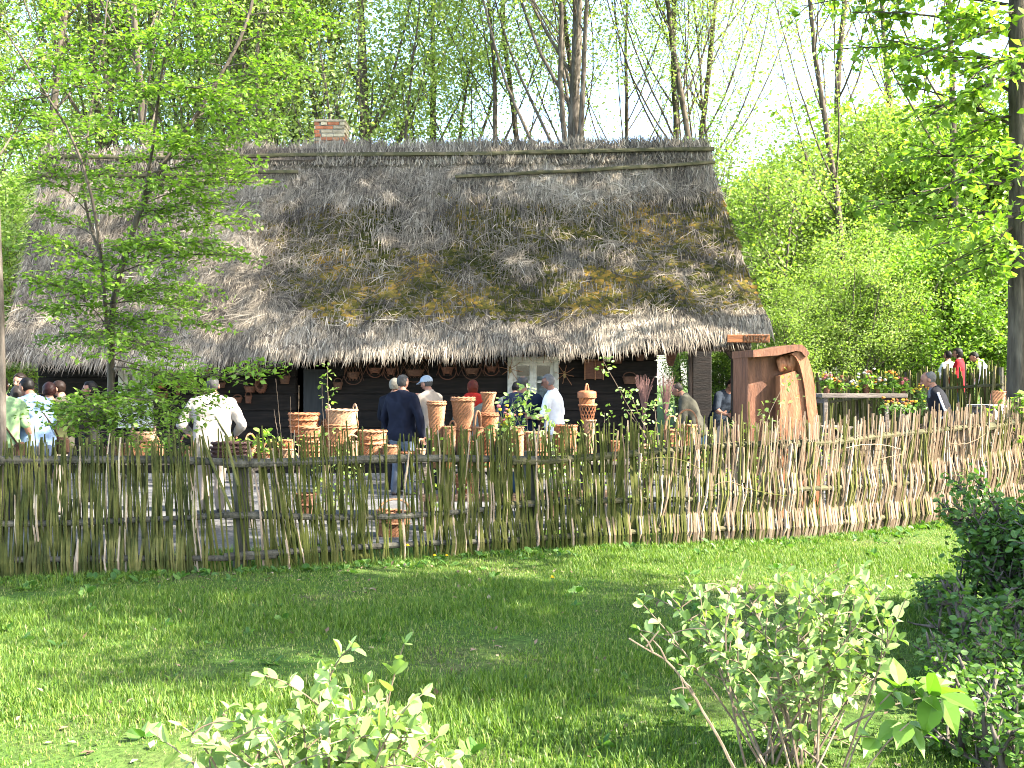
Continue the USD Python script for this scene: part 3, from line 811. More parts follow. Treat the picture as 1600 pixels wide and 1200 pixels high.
l4 = limb([(222, 320, DM + 0.2), (240, 240, DM), (250, 150, DM - 0.2), (262, 60, DM - 0.3), (280, -30, DM - 0.4)], 0.017, 0.007)
SP = [  # start on a limb (pixel), end (pixel), distance change
    (176, 640, 290, 655, -0.6), (175, 600, 400, 585, -0.9), (174, 590, 250, 700, -0.9), (176, 560, 260, 560, 0.6), (174, 620, 205, 700, -0.8),
    (174, 600, 150, 640, -0.9), (176, 580, 330, 640, -0.5), (176, 545, 300, 600, 0.4), (175, 610, 225, 625, -1.0), (175, 650, 130, 660, -0.9),
    (178, 500, 320, 510, -0.4), (178, 480, 70, 490, -0.6), (182, 455, 340, 460, 0.5), (180, 450, 100, 440, 0.6), (178, 520, 230, 540, -0.9), (176, 530, 110, 535, 0.8), (180, 470, 300, 480, 0.9), (180, 480, 250, 450, -0.8), (176, 510, 60, 440, -0.8),
    (190, 415, 360, 400, -0.5), (200, 380, 385, 350, 0.4), (210, 350, 350, 320, -0.6), (222, 320, 400, 285, -0.3), (240, 285, 390, 265, 0.6), (165, 430, 60, 380, -0.5), (155, 380, 55, 330, 0.4), (150, 340, 270, 350, -0.7), (200, 390, 260, 420, -0.9), (160, 420, 230, 380, -0.6),
    (150, 330, 70, 260, -0.5), (140, 290, 240, 290, -0.6), (120, 225, 30, 220, -0.5), (118, 215, 200, 200, -0.7), (90, 170, -30, 190, 0.3), (90, 170, 170, 130, -0.6), (60, 130, -40, 110, -0.4), (60, 130, 120, 60, 0.3), (30, 80, 90, 20, 0.2), (20, 60, -60, 30, 0.2),
    (258, 248, 350, 220, -0.5), (262, 240, 200, 200, 0.6), (302, 188, 420, 200, -0.4), (302, 188, 440, 150, 0.5), (300, 190, 240, 140, -0.6), (345, 120, 470, 110, -0.4), (345, 120, 270, 90, -0.5), (365, 80, 480, 60, 0.4), (385, 40, 500, 30, -0.3), (385, 40, 310, 10, 0.5), (400, -10, 460, -20, 0.2),
    (320, 160, 400, 120, 0.7), (330, 140, 390, 170, -0.7), (285, 210, 340, 260, -0.8),
    (128, 290, 210, 250, 0.4), (135, 220, 60, 180, 0.5), (140, 180, 230, 150, 0.4), (150, 110, 70, 80, 0.4), (155, 80, 240, 50, 0.4), (165, 10, 100, -10, 0.3), (165, 10, 240, 0, 0.4), (130, 260, 190, 310, 0.6),
    (240, 240, 310, 230, -0.5), (248, 160, 180, 120, -0.4), (250, 150, 330, 130, -0.4), (258, 90, 190, 60, -0.5), (262, 60, 340, 40, -0.3), (272, 0, 210, -20, -0.4), (272, 0, 340, -20, -0.3),
    (120, 225, 60, 290, -0.8), (160, 430, 120, 420, -0.9), (205, 370, 300, 380, -0.9), (178, 490, 150, 560, -0.9), (230, 300, 310, 300, -0.9), (174, 655, 90, 640, -0.7)]
allp = np.vstack([w[0] for w in wood])
for a, b, c, d_, dd in SP:
    near = allp[np.argmin(np.hypot(allp[:, 0] * F / allp[:, 1] + 800 - a, 600 - (allp[:, 2] - EYE) * F / allp[:, 1] - b))]
    end = at(c, d_, near[1] + dd)
    ln = np.linalg.norm(end - near)
    spray(near, end, rng, wood, pos, n_twig=int(11 + 16 * ln), twig=0.48, r=0.007)
tv = join([tube(p, r, 9, caps=False) for p, r, l in wood if l == 0])
put('trunk', tv, M['bark_dark'], ML, smooth=True)
put('branches', join([tube(p, r, 4, caps=False) for p, r, l in wood if l]), M['bark_dark'], ML)
q = np.vstack(pos)
lv, lf, tn = leaves(q, 0.054, rng, flat=0.75, droop=0.2)
put('crown', (lv, lf), M['leaf_maple'], ML, tone=tn)

# the big trunk at the right edge, with its hanging leaf sprays
rng = np.random.default_rng(32)
DR = 13.6
BT = thing('big_tree', 'big dark trunk at the right edge with leafy boughs hanging to the left', 'tree', (0, 0, 0))
wood, pos = [], []
bx = at(1594, 0, DR)[0]
g0 = float(gz(bx, DR))
trunk = resample(np.array([[bx, DR, g0 - 0.2], [bx + 0.01, DR, g0 + 1.5], [bx + 0.03, DR, 3.5], [bx + 0.0, DR, 6.5], [bx - 0.05, DR, 10.0], [bx + 0.1, DR, 15.0]]), 0.4)
wood.append((trunk, np.interp(trunk[:, 2], [0, 0.6, 4, 15], [0.24, 0.17, 0.15, 0.05]), 0))
BS = [(1590, 330, 1390, 360, 0.5), (1590, 290, 1440, 300, -0.5), (1590, 250, 1420, 250, 0.8), (1590, 200, 1400, 130, 0.4), (1590, 150, 1370, 60, 0.9), (1590, 120, 1440, 190, -0.6), (1590, 60, 1330, 20, 0.5), (1590, 40, 1430, 90, -0.4), (1590, 0, 1350, -30, 0.6),
      (1590, 340, 1480, 380, -0.8), (1590, 350, 1540, 420, -0.4), (1590, 220, 1500, 280, -0.9), (1590, 180, 1510, 220, 0.2), (1590, 90, 1510, 130, -0.9), (1590, 20, 1500, 30, -0.8), (1590, -20, 1450, -20, -0.6), (1590, 280, 1350, 330, 1.2), (1590, 100, 1280, 80, 1.6), (1590, 10, 1250, 10, 1.4)]
for i in range(13):
    a = rng.uniform(0, 6.28); z = rng.uniform(8.2, 13.5)
    rr = rng.uniform(1.2, 3.6) * (1.0 if z < 9 else 0.75)
    p0 = np.array([np.interp(z, trunk[:, 2], trunk[:, 0]), DR, z])
    p1 = p0 + np.array([rr * math.cos(a), rr * math.sin(a), rng.uniform(-0.5, 0.7)])
    if math.cos(a) < -0.2 and z < 6.4:
        continue
    spray(p0, p1, rng, wood, pos, n_twig=int(6 + 5 * rr), twig=0.7, r=0.03)
for a, b, c, d_, dd in BS:
    spray(at(a, b, DR), at(c, d_, DR + dd), rng, wood, pos, n_twig=12, twig=0.6, r=0.022)
for i in range(9):
    spray(np.array([bx - 0.1, DR - 0.15, g0 + 0.15 + 0.12 * i]), np.array([bx - rng.uniform(0.1, 0.5), DR - rng.uniform(0.2, 0.6), g0 + 0.2 + 0.13 * i]), rng, wood, pos, n_twig=4, twig=0.3, r=0.008)
tv = tube(*wood[0][:2], 12, caps=False)
put('trunk', (rough(tv[0], 0.03, 3, 1), tv[1]), M['bark_dark'], BT, smooth=True)
put('branches', join([tube(p, r, 4, caps=False) for p, r, l in wood if l]), M['bark_dark'], BT)
q = np.vstack(pos)
q = q + rng.normal(size=q.shape) * 0.06
lv, lf, tn = leaves(q, 0.12, rng, flat=0.7, droop=0.45)
put('crown', (lv, lf), M['leaf_maple'], BT, tone=tn)
# the thin trunk that the left edge of the view just cuts
LT = thing('slim_tree', 'slim grey trunk cut by the left edge of the view beside the visitors', 'tree', (0, 0, 0))
rng = np.random.default_rng(33)
wood, pos = [], []
p = resample(np.array([at(2, 900, 9.6), at(3, 700, 9.6), at(2, 560, 9.6), at(0, 470, 9.65), at(-10, 200, 9.8), at(-40, -150, 10)]), 0.3)
p[0, 2] = -0.1
wood.append((p, np.linspace(0.045, 0.02, len(p)), 0))
for a, b, c, d_, dd in [(-5, 300, -150, 250, 0.2), (-8, 230, 60, 150, 0.6), (-15, 150, 70, 90, 0.9), (-20, 80, -120, 30, 0.2), (-25, 20, 60, 0, 0.5), (-30, -60, 60, -60, 0.3), (0, 420, -120, 390, 0.4), (-30, -60, -150, -80, 0.3)]:
    near = p[np.argmin(abs(600 - (p[:, 2] - EYE) * F / p[:, 1] - b))]
    spray(near, at(c, d_, 9.75 + dd), rng, wood, pos, n_twig=10, twig=0.45, r=0.012)
put('trunk', tube(p, wood[0][1], 8, caps=False), M['bark'], LT, smooth=True)
put('branches', join([tube(a, r, 4, caps=False) for a, r, l in wood if l]), M['bark_dark'], LT)
lv, lf, tn = leaves(np.vstack(pos), 0.06, rng, flat=0.75, droop=0.2)
put('crown', (lv, lf), M['leaf_maple'], LT, tone=tn)

# trees beside and behind the photographer, whose crowns throw the dappled shade
SH = 'trees outside the view that shade the lawn'
def uw(u, w):
    return (0.341 * u + 0.94 * w, 0.94 * u - 0.341 * w, 0.0)


SH = 'trees outside the view that shade the lawn'
shadeA = bush_tree('shade_tree', 'broad leafy tree outside the view, right of the middle of the fence', 301, uw(8.4, 3.0), 10.5, 0.9, leaf='leaf_maple', n_stem=2, kids=(9, 4), per=9, size=0.20, cloud=0.28, from_=0.42, up=0.4)
shadeB = bush_tree('shade_tree', 'young leafy tree outside the view, right of the foreground lawn', 302, uw(7.0, 3.2), 4.0, 0.4, leaf='leaf_maple', n_stem=3, kids=(9, 4), per=9, size=0.14, cloud=0.15, from_=0.2, up=0.4)
for root, u, w, rz, sc, lab in [(shadeA, 6.7, 5.2, 120, 0.76, 'broad leafy tree outside the view, beside the near lawn')]:
    copy_of(root, uw(u, w), rz, lab, sc)
highA = tall_tree('shade_poplar', 'tall high-crowned tree outside the view, right of the cottage yard', 311, uw(17.6, 2.9), h=20, r=0.2, leaf='leaf_poplar', kids=(19, 5), from_=0.36, per=4, size=0.2, cloud=0.22)
for u, w, rz, sc, lab in [(19.6, 3.6, 60, 0.9, 'tall high-crowned tree outside the view, level with the cottage'), (18.8, 8.0, 150, 1.0, 'tall high-crowned tree outside the view, furthest right of the cottage'), (14.9, 4.0, 210, 1.2, 'tallest high-crowned tree outside the view, right of the yard'), (6.3, 9.5, 30, 0.75, 'tall high-crowned tree outside the view, far right of the lawn')]:
    copy_of(highA, uw(u, w), rz, lab, sc)
# ------------------------------------------------------------------ the wattle fence
M['stick_moss'] = mix_mat('mossy_stick', [(0.013, 0.018, 0.004), (0.040, 0.048, 0.009), (0.095, 0.095, 0.022)], scale=9, stretch=(1, 1, 0.5), bump=0.4, bscale=50, rough=0.9)
M['stick_olive'] = mix_mat('olive_stick', [(0.028, 0.030, 0.008), (0.080, 0.082, 0.021), (0.16, 0.145, 0.05)], scale=9, stretch=(1, 1, 0.5), bump=0.4, bscale=50, rough=0.9)
M['stick_bark'] = mix_mat('brown_stick', [(0.085, 0.058, 0.038), (0.18, 0.125, 0.085), (0.30, 0.225, 0.16)], scale=9, stretch=(1, 1, 0.5), bump=0.4, bscale=50, rough=0.9)
M['stick_pale'] = mix_mat('pale_stick', [(0.16, 0.12, 0.08), (0.30, 0.235, 0.165), (0.42, 0.35, 0.26)], scale=9, stretch=(1, 1, 0.5), bump=0.3, bscale=50, rough=0.85)
M['cut'] = mix_mat('cut_wood', [(0.35, 0.26, 0.16), (0.5, 0.4, 0.27)], scale=30)
M['post'] = mix_mat('weathered_post', [(0.025, 0.023, 0.017), (0.06, 0.055, 0.04), (0.11, 0.10, 0.075)], scale=6, stretch=(2, 2, 0.4), bump=0.6, bscale=24, rough=0.95)

fence = thing('wattle_fence', 'long wattle fence of upright mossy sticks across the lawn before the cottage', 'fence')
rng = np.random.default_rng(41)
FX = np.arange(-6.2, 8.6, 0.02)
FP = np.stack([FX, fence_y(FX)], 1)
k_ = np.ones(41) / 41
FP[20:-20, 1] = np.convolve(FP[:, 1], k_, 'valid')
FN = unit(np.stack([np.gradient(FP[:, 1]), -np.gradient(FP[:, 0])], 1))        # towards the viewer


def fpt(x, off=0.0):
    i = np.clip((np.asarray(x) + 6.2) / 0.02, 0, len(FX) - 1)
    p = np.stack([np.interp(i, np.arange(len(FX)), FP[:, c]) for c in (0, 1)], -1)
    n = np.stack([np.interp(i, np.arange(len(FX)), FN[:, c]) for c in (0, 1)], -1)
    return p + n * np.asarray(off)[..., None], n


H_TOP = lambda x: np.interp(x, [-6, -4.2, -2.3, 0.2, 1.6, 2.97, 6.1, 8], [0.97, 0.965, 0.93, 0.88, 0.93, 1.00, 1.05, 1.05])
H_MID = lambda x: np.interp(x, [-6, -4.2, -2.4, -1.0, 0.2, 1.6, 3.0, 6.1, 8], [0.45, 0.46, 0.47, 0.42, 0.43, 0.47, 0.50, 0.52, 0.52])
H_LOW = lambda x: np.interp(x, [-6, 8], [0.13, 0.13])
H_ALL = lambda x: np.interp(x, [-6, -4.2, -2.3, 0.2, 2.97, 6.1, 8], [1.12, 1.10, 1.11, 1.13, 1.21, 1.24, 1.25])


def rail(x0, x1, hf, r, off, seed):
    x = np.arange(x0, x1 + 1e-6, 0.14)
    p, _ = fpt(x, np.full(len(x), off))
    z = hf(x) + gz(p[:, 0], p[:, 1]) + 0.02 * np.sin(1.7 * x + seed)
    path = rough(np.column_stack([p, z]), 0.016, 1.3, seed)
    rad = r * np.interp(x, [x0, x1], [1.12, 0.85]) * rng.uniform(0.92, 1.08, len(x))
    put('rail', tube(path, rad, 8), M['post'] if seed % 2 else M['pole'], fence)


for x0, x1, sd in [(-6.1, -2.0, 1), (-2.45, 0.45, 3), (0.0, 3.2, 4), (2.75, 5.9, 6), (5.5, 8.2, 8)]:
    rail(x0, x1, H_TOP, 0.036, 0.0, sd)
    rail(x0, x1, H_MID, 0.026, 0.0, sd + 10)
    rail(x0, x1, H_LOW, 0.026, 0.0, sd + 20)
for px, d, top in [(-190, 8.5, 715), (380, 9.36, 712), (835, 10.5, 705), (1250, 11.3, 690), (1735, 14.0, 690)]:
    x = (px - 800) * d / F
    p, n = fpt(np.array([x]), np.array([-0.115]))
    g = float(gz(p[0, 0], p[0, 1])); zt = EYE - (top - 600) * d / F
    pts = rough(np.column_stack([np.full(9, p[0, 0]), np.full(9, p[0, 1]), np.linspace(g - 0.1, zt, 9)]), 0.012, 2, px)
    put('post', tube(pts, 0.064 * rng.uniform(0.94, 1.06, 9), 10), M['post'], fence)


def stick_path(x, h, side, lean, bend, r):
    """A stick woven about the rails, at fence coordinate x."""
    zs = np.array([-0.04, 0.06, float(H_LOW(x)), 0.28, float(H_MID(x)), 0.68, float(H_TOP(x)), 0.5 * (float(H_TOP(x)) + h), h])
    off = np.array([0.0, 0.2, 0.9, 0.1, -0.9, 0.0, 0.9, 0.85, 0.9]) * side * (0.034 + r)
    xx = x + lean * (zs - 0.1) + bend * np.sin(zs * 3.1) + 0.005 * np.cumsum(rng.normal(size=9))
    p, _ = fpt(xx, off)
    g = float(gz(p[0, 0], p[0, 1]))
    return np.column_stack([p, zs + g])


xs = []
x = -4.9
while x < 6.9:
    dens = np.interp(x, [-4.9, -2.65, -2.45, -2.0, -1.35, -1.2, -0.7, 0.3, 1.0, 3.0, 6.9], [0.0078, 0.0078, 0.038, 0.0105, 0.0095, 0.032, 0.009, 0.0085, 0.0085, 0.010, 0.011])
    x += dens * rng.uniform(0.45, 1.55)
    xs.append(x)
made, extra = 0, []
side = 1
run = 0
parts_x = []
for x in xs:
    if run <= 0:
        side = -side if rng.uniform() < 0.75 else side
        run = rng.integers(1, 4)
    run -= 1
    parts_x.append((x, side))
order = np.argsort([fpt(np.array([q[0]]))[0][0, 1] for q in parts_x])
for rank, i in enumerate(order):
    x, sd = parts_x[i]
    r = rng.uniform(0.0055, 0.0115) * (1.15 if x > 3.2 else 1.0)
    h = float(H_ALL(x)) + rng.normal() * 0.055 + (0.10 if rng.uniform() < 0.06 else 0) - (rng.uniform(0.1, 0.45) if rng.uniform() < 0.12 else 0)
    lean = rng.normal() * 0.035 + float(np.interp(x, [-4, -3, -2.2, -1, 0.5, 3, 6], [0.0, -0.01, -0.10, -0.02, -0.05, 0.05, 0.06]))
    pts = resample(stick_path(x, h, sd, lean, rng.normal() * 0.012, r), 0.16)
    mesh = tube(pts, r * np.linspace(1.18, 0.72, len(pts)), 5)
    right = smooth((x - 0.6) / 3.0)
    c = rng.uniform()
    m = ('stick_pale' if c < 0.30 else 'stick_bark' if c < 0.85 else 'stick_olive') if rng.uniform() < right else ('stick_moss' if c < 0.55 else 'stick_olive' if c < 0.93 else 'stick_pale')
    if rank < 290:
        put('stick', mesh, M[m], fence)
    else:
        extra.append((mesh, m))
# second row of short offcuts and cross withies on the right half, where single sticks run together
for i in range(150):
    x = rng.uniform(1.2, 7.0)
    r = rng.uniform(0.008, 0.015)
    if rng.uniform() < 0.93:
        pts = stick_path(x, rng.uniform(0.35, 1.0), rng.choice([-1, 1]), rng.normal() * 0.07 + 0.04, 0.01, r)
        pts = pts[:7] if rng.uniform() < 0.5 else pts
    else:
        z = rng.uniform(0.15, 1.05)
        a, b = fpt(np.array([x]), np.array([0.07]))[0][0], fpt(np.array([x + rng.uniform(0.3, 0.8)]), np.array([0.06]))[0][0]
        ga, gb = float(gz(*a)), float(gz(*b))
        pts = bez([*a, z + ga], [*(a + b) / 2 + [0, -0.05], z + ga + rng.uniform(-0.1, 0.18)], [*b, z + gb + rng.uniform(-0.12, 0.12)], 5)
        r = 0.0035
    extra.append((tube(pts, r, 4), rng.choice(['stick_pale', 'stick_bark', 'stick_olive'])))
TN = {'stick_moss': 0.08, 'stick_olive': 0.36, 'stick_bark': 0.66, 'stick_pale': 0.95}
M['stick_mixed'] = tone_mat('mixed_sticks', [(0.040, 0.048, 0.009), (0.080, 0.082, 0.021), (0.165, 0.115, 0.074), (0.30, 0.225, 0.16)], rough=0.9, spec=0.1, vary=0.12, vscale=9.0)
put('further_sticks', join([e[0] for e in extra]), M['stick_mixed'], fence, tone=np.concatenate([np.full(len(e[0][0]), TN[str(e[1])]) for e in extra]), kind='stuff')
# two sticks that have slipped sideways
for a, b in (((316, 682, 9.2), (362, 800, 9.2)), ((352, 680, 9.15), (372, 760, 9.2))):
    put('stick', tube(rough(resample(np.array([at(*a), at(*b)]), 0.2), 0.01, 2, a[0]), 0.013, 5), M['stick_olive'], fence)

# ------------------------------------------------------------------ lawn
M['grass'] = tone_mat('grass_blade', [(0.036, 0.078, 0.009), (0.078, 0.145, 0.016), (0.155, 0.23, 0.034), (0.30, 0.29, 0.12)], trans=0.4, tcol=LEAF_TINT, spec=0.3, rough=0.5, vary=0.1)
M['weed'] = tone_mat('weed_leaf', [(0.04, 0.10, 0.018), (0.08, 0.17, 0.03), (0.13, 0.22, 0.05)], trans=0.35, tcol=LEAF_TINT, spec=0.3, rough=0.5)
M['litter'] = tone_mat('dead_leaf', [(0.07, 0.045, 0.028), (0.16, 0.11, 0.07), (0.28, 0.22, 0.16)], rough=0.9, spec=0.1)
rng = np.random.default_rng(42)


def blades(n, rad, lo, hi, wid, rng, dry=0.05):
    a, q = rng.uniform(0, 6.283, n), rad * np.sqrt(rng.uniform(0, 1, n))
    p = np.stack([q * np.cos(a), q * np.sin(a), np.full(n, -0.01)], 1)
    h = rng.uniform(lo, hi, n)
    b = rng.uniform(0, 6.283, n)
    out = np.stack([np.cos(b), np.sin(b), 0 * b], 1)
    bend = h * rng.uniform(0.1, 0.75, n)
    sd = np.stack([-np.sin(b), np.cos(b), 0 * b], 1) * (wid * rng.uniform(0.7, 1.3, n) / 2)[:, None]
    mid = p + out * (bend * 0.35)[:, None] + np.array([0, 0, 1.0]) * (h * 0.6)[:, None]
    tip = p + out * bend[:, None] + np.array([0, 0, 1.0]) * (h * 0.95)[:, None]
    v = np.stack([p - sd, p + sd, mid - sd * 0.8, mid + sd * 0.8, tip], 1).reshape(-1, 3)
    f = (np.array([[0, 1, 3], [0, 3, 2], [2, 3, 4]])[None] + (np.arange(n) * 5)[:, None, None]).reshape(-1, 3)
    t = rng.uniform(0, 0.75, n)
    t[rng.uniform(0, 1, n) < dry] = 1.0
    return v, f, np.repeat(t, 5)


def scatter(name, label, protos, pts, which, rng, lo=0.8, hi=1.25):
    pi = UsdGeom.PointInstancer.Define(stage, uniq('/World', name))
    say(pi.GetPrim(), label, None, None, 'stuff')
    for k, (nm, mesh, m) in enumerate(protos):
        put(nm, mesh[:2], m, pi.GetPrim(), tone=mesh[2] if len(mesh) > 2 else None)
    kids = [c.GetPath() for c in pi.GetPrim().GetChildren()]
    pi.CreatePrototypesRel().SetTargets(kids)
    pi.CreateProtoIndicesAttr(Vt.IntArray.FromNumpy(np.asarray(which, np.int32)))
    pi.CreatePositionsAttr(Vt.Vec3fArray.FromNumpy(np.asarray(pts, np.float32)))
    a = rng.uniform(0, math.pi, len(pts))
    pi.CreateOrientationsAttr(Vt.QuathArray([Gf.Quath(float(math.cos(t)), 0, 0, float(math.sin(t))) for t in a]))
    s = rng.uniform(lo, hi, len(pts))
    pi.CreateScalesAttr(Vt.Vec3fArray.FromNumpy(np.stack([s, s, s * rng.uniform(0.8, 1.2, len(pts))], 1).astype(np.float32)))
    return pi


protos = [('tuft', blades(210, 0.24, 0.012, 0.038, 0.005, rng, 0.14), M['grass']), ('tuft', blades(200, 0.24, 0.018, 0.052, 0.005, rng, 0.05), M['grass']), ('tuft', blades(170, 0.22, 0.025, 0.075, 0.0055, rng, 0.03), M['grass']),
          ('tuft', blades(120, 0.26, 0.01, 0.032, 0.005, rng, 0.3), M['grass'])]
N = 13000
gx, gy = rng.uniform(-9, 11, N), rng.uniform(2.4, 15.5, N)
keep = (np.abs(gx) < gy * 0.56 + 1.0) & (gy < fence_y(np.clip(gx, -8, 9.5)) + 0.9 + 0.3 * np.sin(2 * gx))
gx, gy = gx[keep], gy[keep]
lush = meshkit.fbm(np.stack([gx * 0.75, gy * 1.1, 0 * gx], -1), 3, 8)
close = np.abs(gy - fence_y(gx)) < 0.25
keep = rng.uniform(0, 1, len(gx)) < np.clip(0.6 + (lush - 0.42) * 4.5, 0.55, 1)
gx, gy, lush, close = gx[keep], gy[keep], lush[keep], close[keep]
lush2 = lush + 0.10 * rng.normal(size=len(lush))
which = np.where(lush2 < 0.40, 3, np.where(lush2 < 0.54, 0, np.where(lush2 < 0.66, 1, 2)))
which = np.where(close & (rng.uniform(0, 1, len(gx)) < 0.6), 2, which)
scatter('lawn_grass', 'short green grass of the lawn in front of the fence', protos, np.stack([gx, gy, gz(gx, gy)], 1), which, rng)
# broad weed leaves
def rosette(n, size, rng, flat=0.55):
    a = rng.uniform(0, 6.283, n)
    d = np.stack([np.cos(a), np.sin(a), rng.uniform(0.1, 0.9, n)], 1)
    return leaves(np.zeros((n, 3)) + d * 0.01, size, rng, out=d * 1.6, shape=LEAF_OVAL, flat=flat, droop=0.0)
protos = [('rosette', rosette(7, 0.085, rng), M['weed']), ('rosette', rosette(9, 0.06, rng), M['weed']), ('rosette', rosette(6, 0.12, rng, 0.4), M['weed'])]
n1 = 300
wx = rng.uniform(-5, 7.5, n1)
wy = fence_y(wx) - np.abs(rng.normal(size=n1)) * 0.3 - 0.02
n2 = 260
ax, ay = rng.uniform(-5, 7, n2), rng.uniform(3.2, 11, n2)
ok = ay < fence_y(ax)
wx, wy = np.r_[wx, ax[ok]], np.r_[wy, ay[ok]]
scatter('lawn_weeds', 'broad-leaved weeds along the foot of the fence and in the lawn', protos, np.stack([wx, wy, gz(wx, wy) + 0.005], 1), rng.integers(0, 3, len(wx)), rng, 0.3, 0.75)
lx, ly = rng.uniform(-6, 8, 3200), rng.uniform(2.8, 12, 3200)
pat = meshkit.fbm(np.stack([lx * 0.9, ly * 1.2, 0 * lx], -1), 3, 19)
ok = (ly < fence_y(lx) + 0.4) & (rng.uniform(0, 1, 3200) < np.clip((pat - 0.46) * 5, 0.12, 1))
lx, ly = lx[ok], ly[ok]
lv, lf, tn = leaves(np.stack([lx, ly, gz(lx, ly) + 0.012], 1), 0.042, rng, flat=0.95, droop=0.0)
put('fallen_leaves', (lv, lf), M['litter'], None, tone=tn, label='dry brown leaves scattered in the grass', kind='stuff')
# dandelions
M['dandelion'] = mix_mat('dandelion_yellow', [(0.55, 0.36, 0.01), (0.75, 0.55, 0.02)], scale=60)
M['stem_green'] = mix_mat('stem_green', [(0.05, 0.09, 0.02), (0.10, 0.15, 0.04)], scale=20)
for px, py, d, lab in [(863, 903, 8.4, 'yellow dandelion standing alone in the lawn below the middle of the fence'), (637, 853, 9.7, 'yellow dandelion at the fence foot left of the basket behind'), (679, 869, 9.75, 'yellow dandelion low at the fence foot, left of a pair'),
                       (698, 871, 9.8, 'yellow dandelion low at the fence foot, right of a pair'), (432, 1192, 4.4, 'yellow dandelion at the bottom edge beside the centre bush')]:
    p = at(px, py, d)
    g = float(gz(p[0], p[1]))
    dn = thing('dandelion', lab, 'flower', (p[0], p[1], g))
    hgt = max(0.05, p[2] - g)
    put('stem', tube(bez([0, 0, -0.01], [0.01, 0, hgt * 0.6], [0, 0, hgt], 5), 0.0028, 5), M['stem_green'], dn)
    pv = []
    for ring, nn, el in ((0.020, 16, 0.25), (0.014, 12, 0.8), (0.008, 8, 1.2)):
        for k in range(nn):
            a = 6.283 * k / nn + ring * 50
            t = np.array([math.cos(a) * math.cos(el), math.sin(a) * math.cos(el), math.sin(el)]) * 0.021
            sd = np.array([-math.sin(a), math.cos(a), 0]) * 0.003
            pv.append((np.array([[0, 0, hgt], [0, 0, hgt] + t * 0.7 + sd, [0, 0, hgt] + t, [0, 0, hgt] + t * 0.7 - sd]), np.array([[0, 1, 2], [0, 2, 3]])))
    put('flower_head', join(pv), M['dandelion'], dn)

# ------------------------------------------------------------------ bushes in the foreground
M['leaf_snow'] = tone_mat('pale_bush_leaf', [(0.12, 0.19, 0.055), (0.19, 0.27, 0.09), (0.28, 0.36, 0.15)], trans=0.35, tcol=LEAF_TINT, spec=0.2, rough=0.45, vary=0.1)
M['twig'] = mix_mat('brown_twig', [(0.09, 0.06, 0.04), (0.2, 0.15, 0.10)], scale=20)


def leaf_blade(p, a, up, size, shape=LEAF_OVAL, wide=1.0, curl=1.0):
    a = unit(a); x = unit(np.cross(a, up)); z = np.cross(x, a)
    lv = shape[0] * np.array([wide, 1, curl])
    return p + size * (lv[:, 0:1] * x + lv[:, 1:2] * a + lv[:, 2:3] * z), shape[1]


def shrub(name, label, base, tops, rng, size, leaf, side=3, step=0.05, up_len=0.5, limit=290, r=0.006, cat='shrub'):
    root = thing(name, label, cat, (0, 0, 0))
    stems, lv = [], []
    for top in tops:
        b = base + rng.normal(size=3) * [0.10, 0.08, 0]
        mid = (b + top) / 2 + np.array([0.0, 0, 0.15]) + rng.normal(size=3) * 0.05
        c = bez(b, mid, top, 10)
        stems.append((c, np.linspace(r, r * 0.3, 10)))
        runs = [c[4:]]
        for k in range(side):
            q = c[rng.integers(4, 9)]
            e = q + unit(np.r_[rng.normal(size=2), 0.5]) * rng.uniform(0.12, 0.26)
            w = bez(q, (q + e) / 2 + [0, 0, 0.03], e, 5)
            stems.append((w, np.linspace(r * 0.5, r * 0.25, 5)))
            runs.append(w)
        for w in runs:
            w = resample(w, step)
            L_ = len(w)
            ph = rng.uniform(0, 3.14)
            for j in range(1, L_):
                ax = unit(w[j] - w[j - 1])
                for sg in (-1, 1):
                    a = ph + (j % 2) * 1.57
                    o = unit(np.cross(ax, [math.cos(a), math.sin(a), 0.3])) * sg
                    if rng.uniform() < 0.12:
                        continue
                    lv.append((w[j], o * 0.9 + ax * 0.5 + np.array([0, 0, 0.05]) + rng.normal(size=3) * 0.25, size * rng.uniform(0.5, 1.25) * (0.75 if j == L_ - 1 else 1)))
            lv.append((w[-1], unit(w[-1] - w[-2]) + rng.normal(size=3) * 0.2, size * 0.8))
    put('stems', join([tube(p, q, 5) for p, q in stems]), M['twig'], root)
    idx = np.argsort([p[1] + rng.uniform(0, 0.3) for p, a, s in lv])
    rest = []
    for rank, i in enumerate(idx):
        p, a, s = lv[i]
        m = leaf_blade(p, a, np.array([0, 0, 1.0]) + rng.normal(size=3) * 0.55, s, wide=rng.uniform(0.8, 1.25), curl=rng.uniform(0.3, 3.0))
        t = rng.uniform(0, 1)
        if rank < limit:
            put('leaf', m, M[leaf], root, tone=np.full(len(m[0]), t))
        else:
            rest.append((m[0], m[1], t))
    if rest:
        put('further_leaves', join([(a, b) for a, b, _ in rest]), M[leaf], root, tone=np.concatenate([np.full(len(a), t) for a, _, t in rest]), kind='stuff')
    return len(lv)


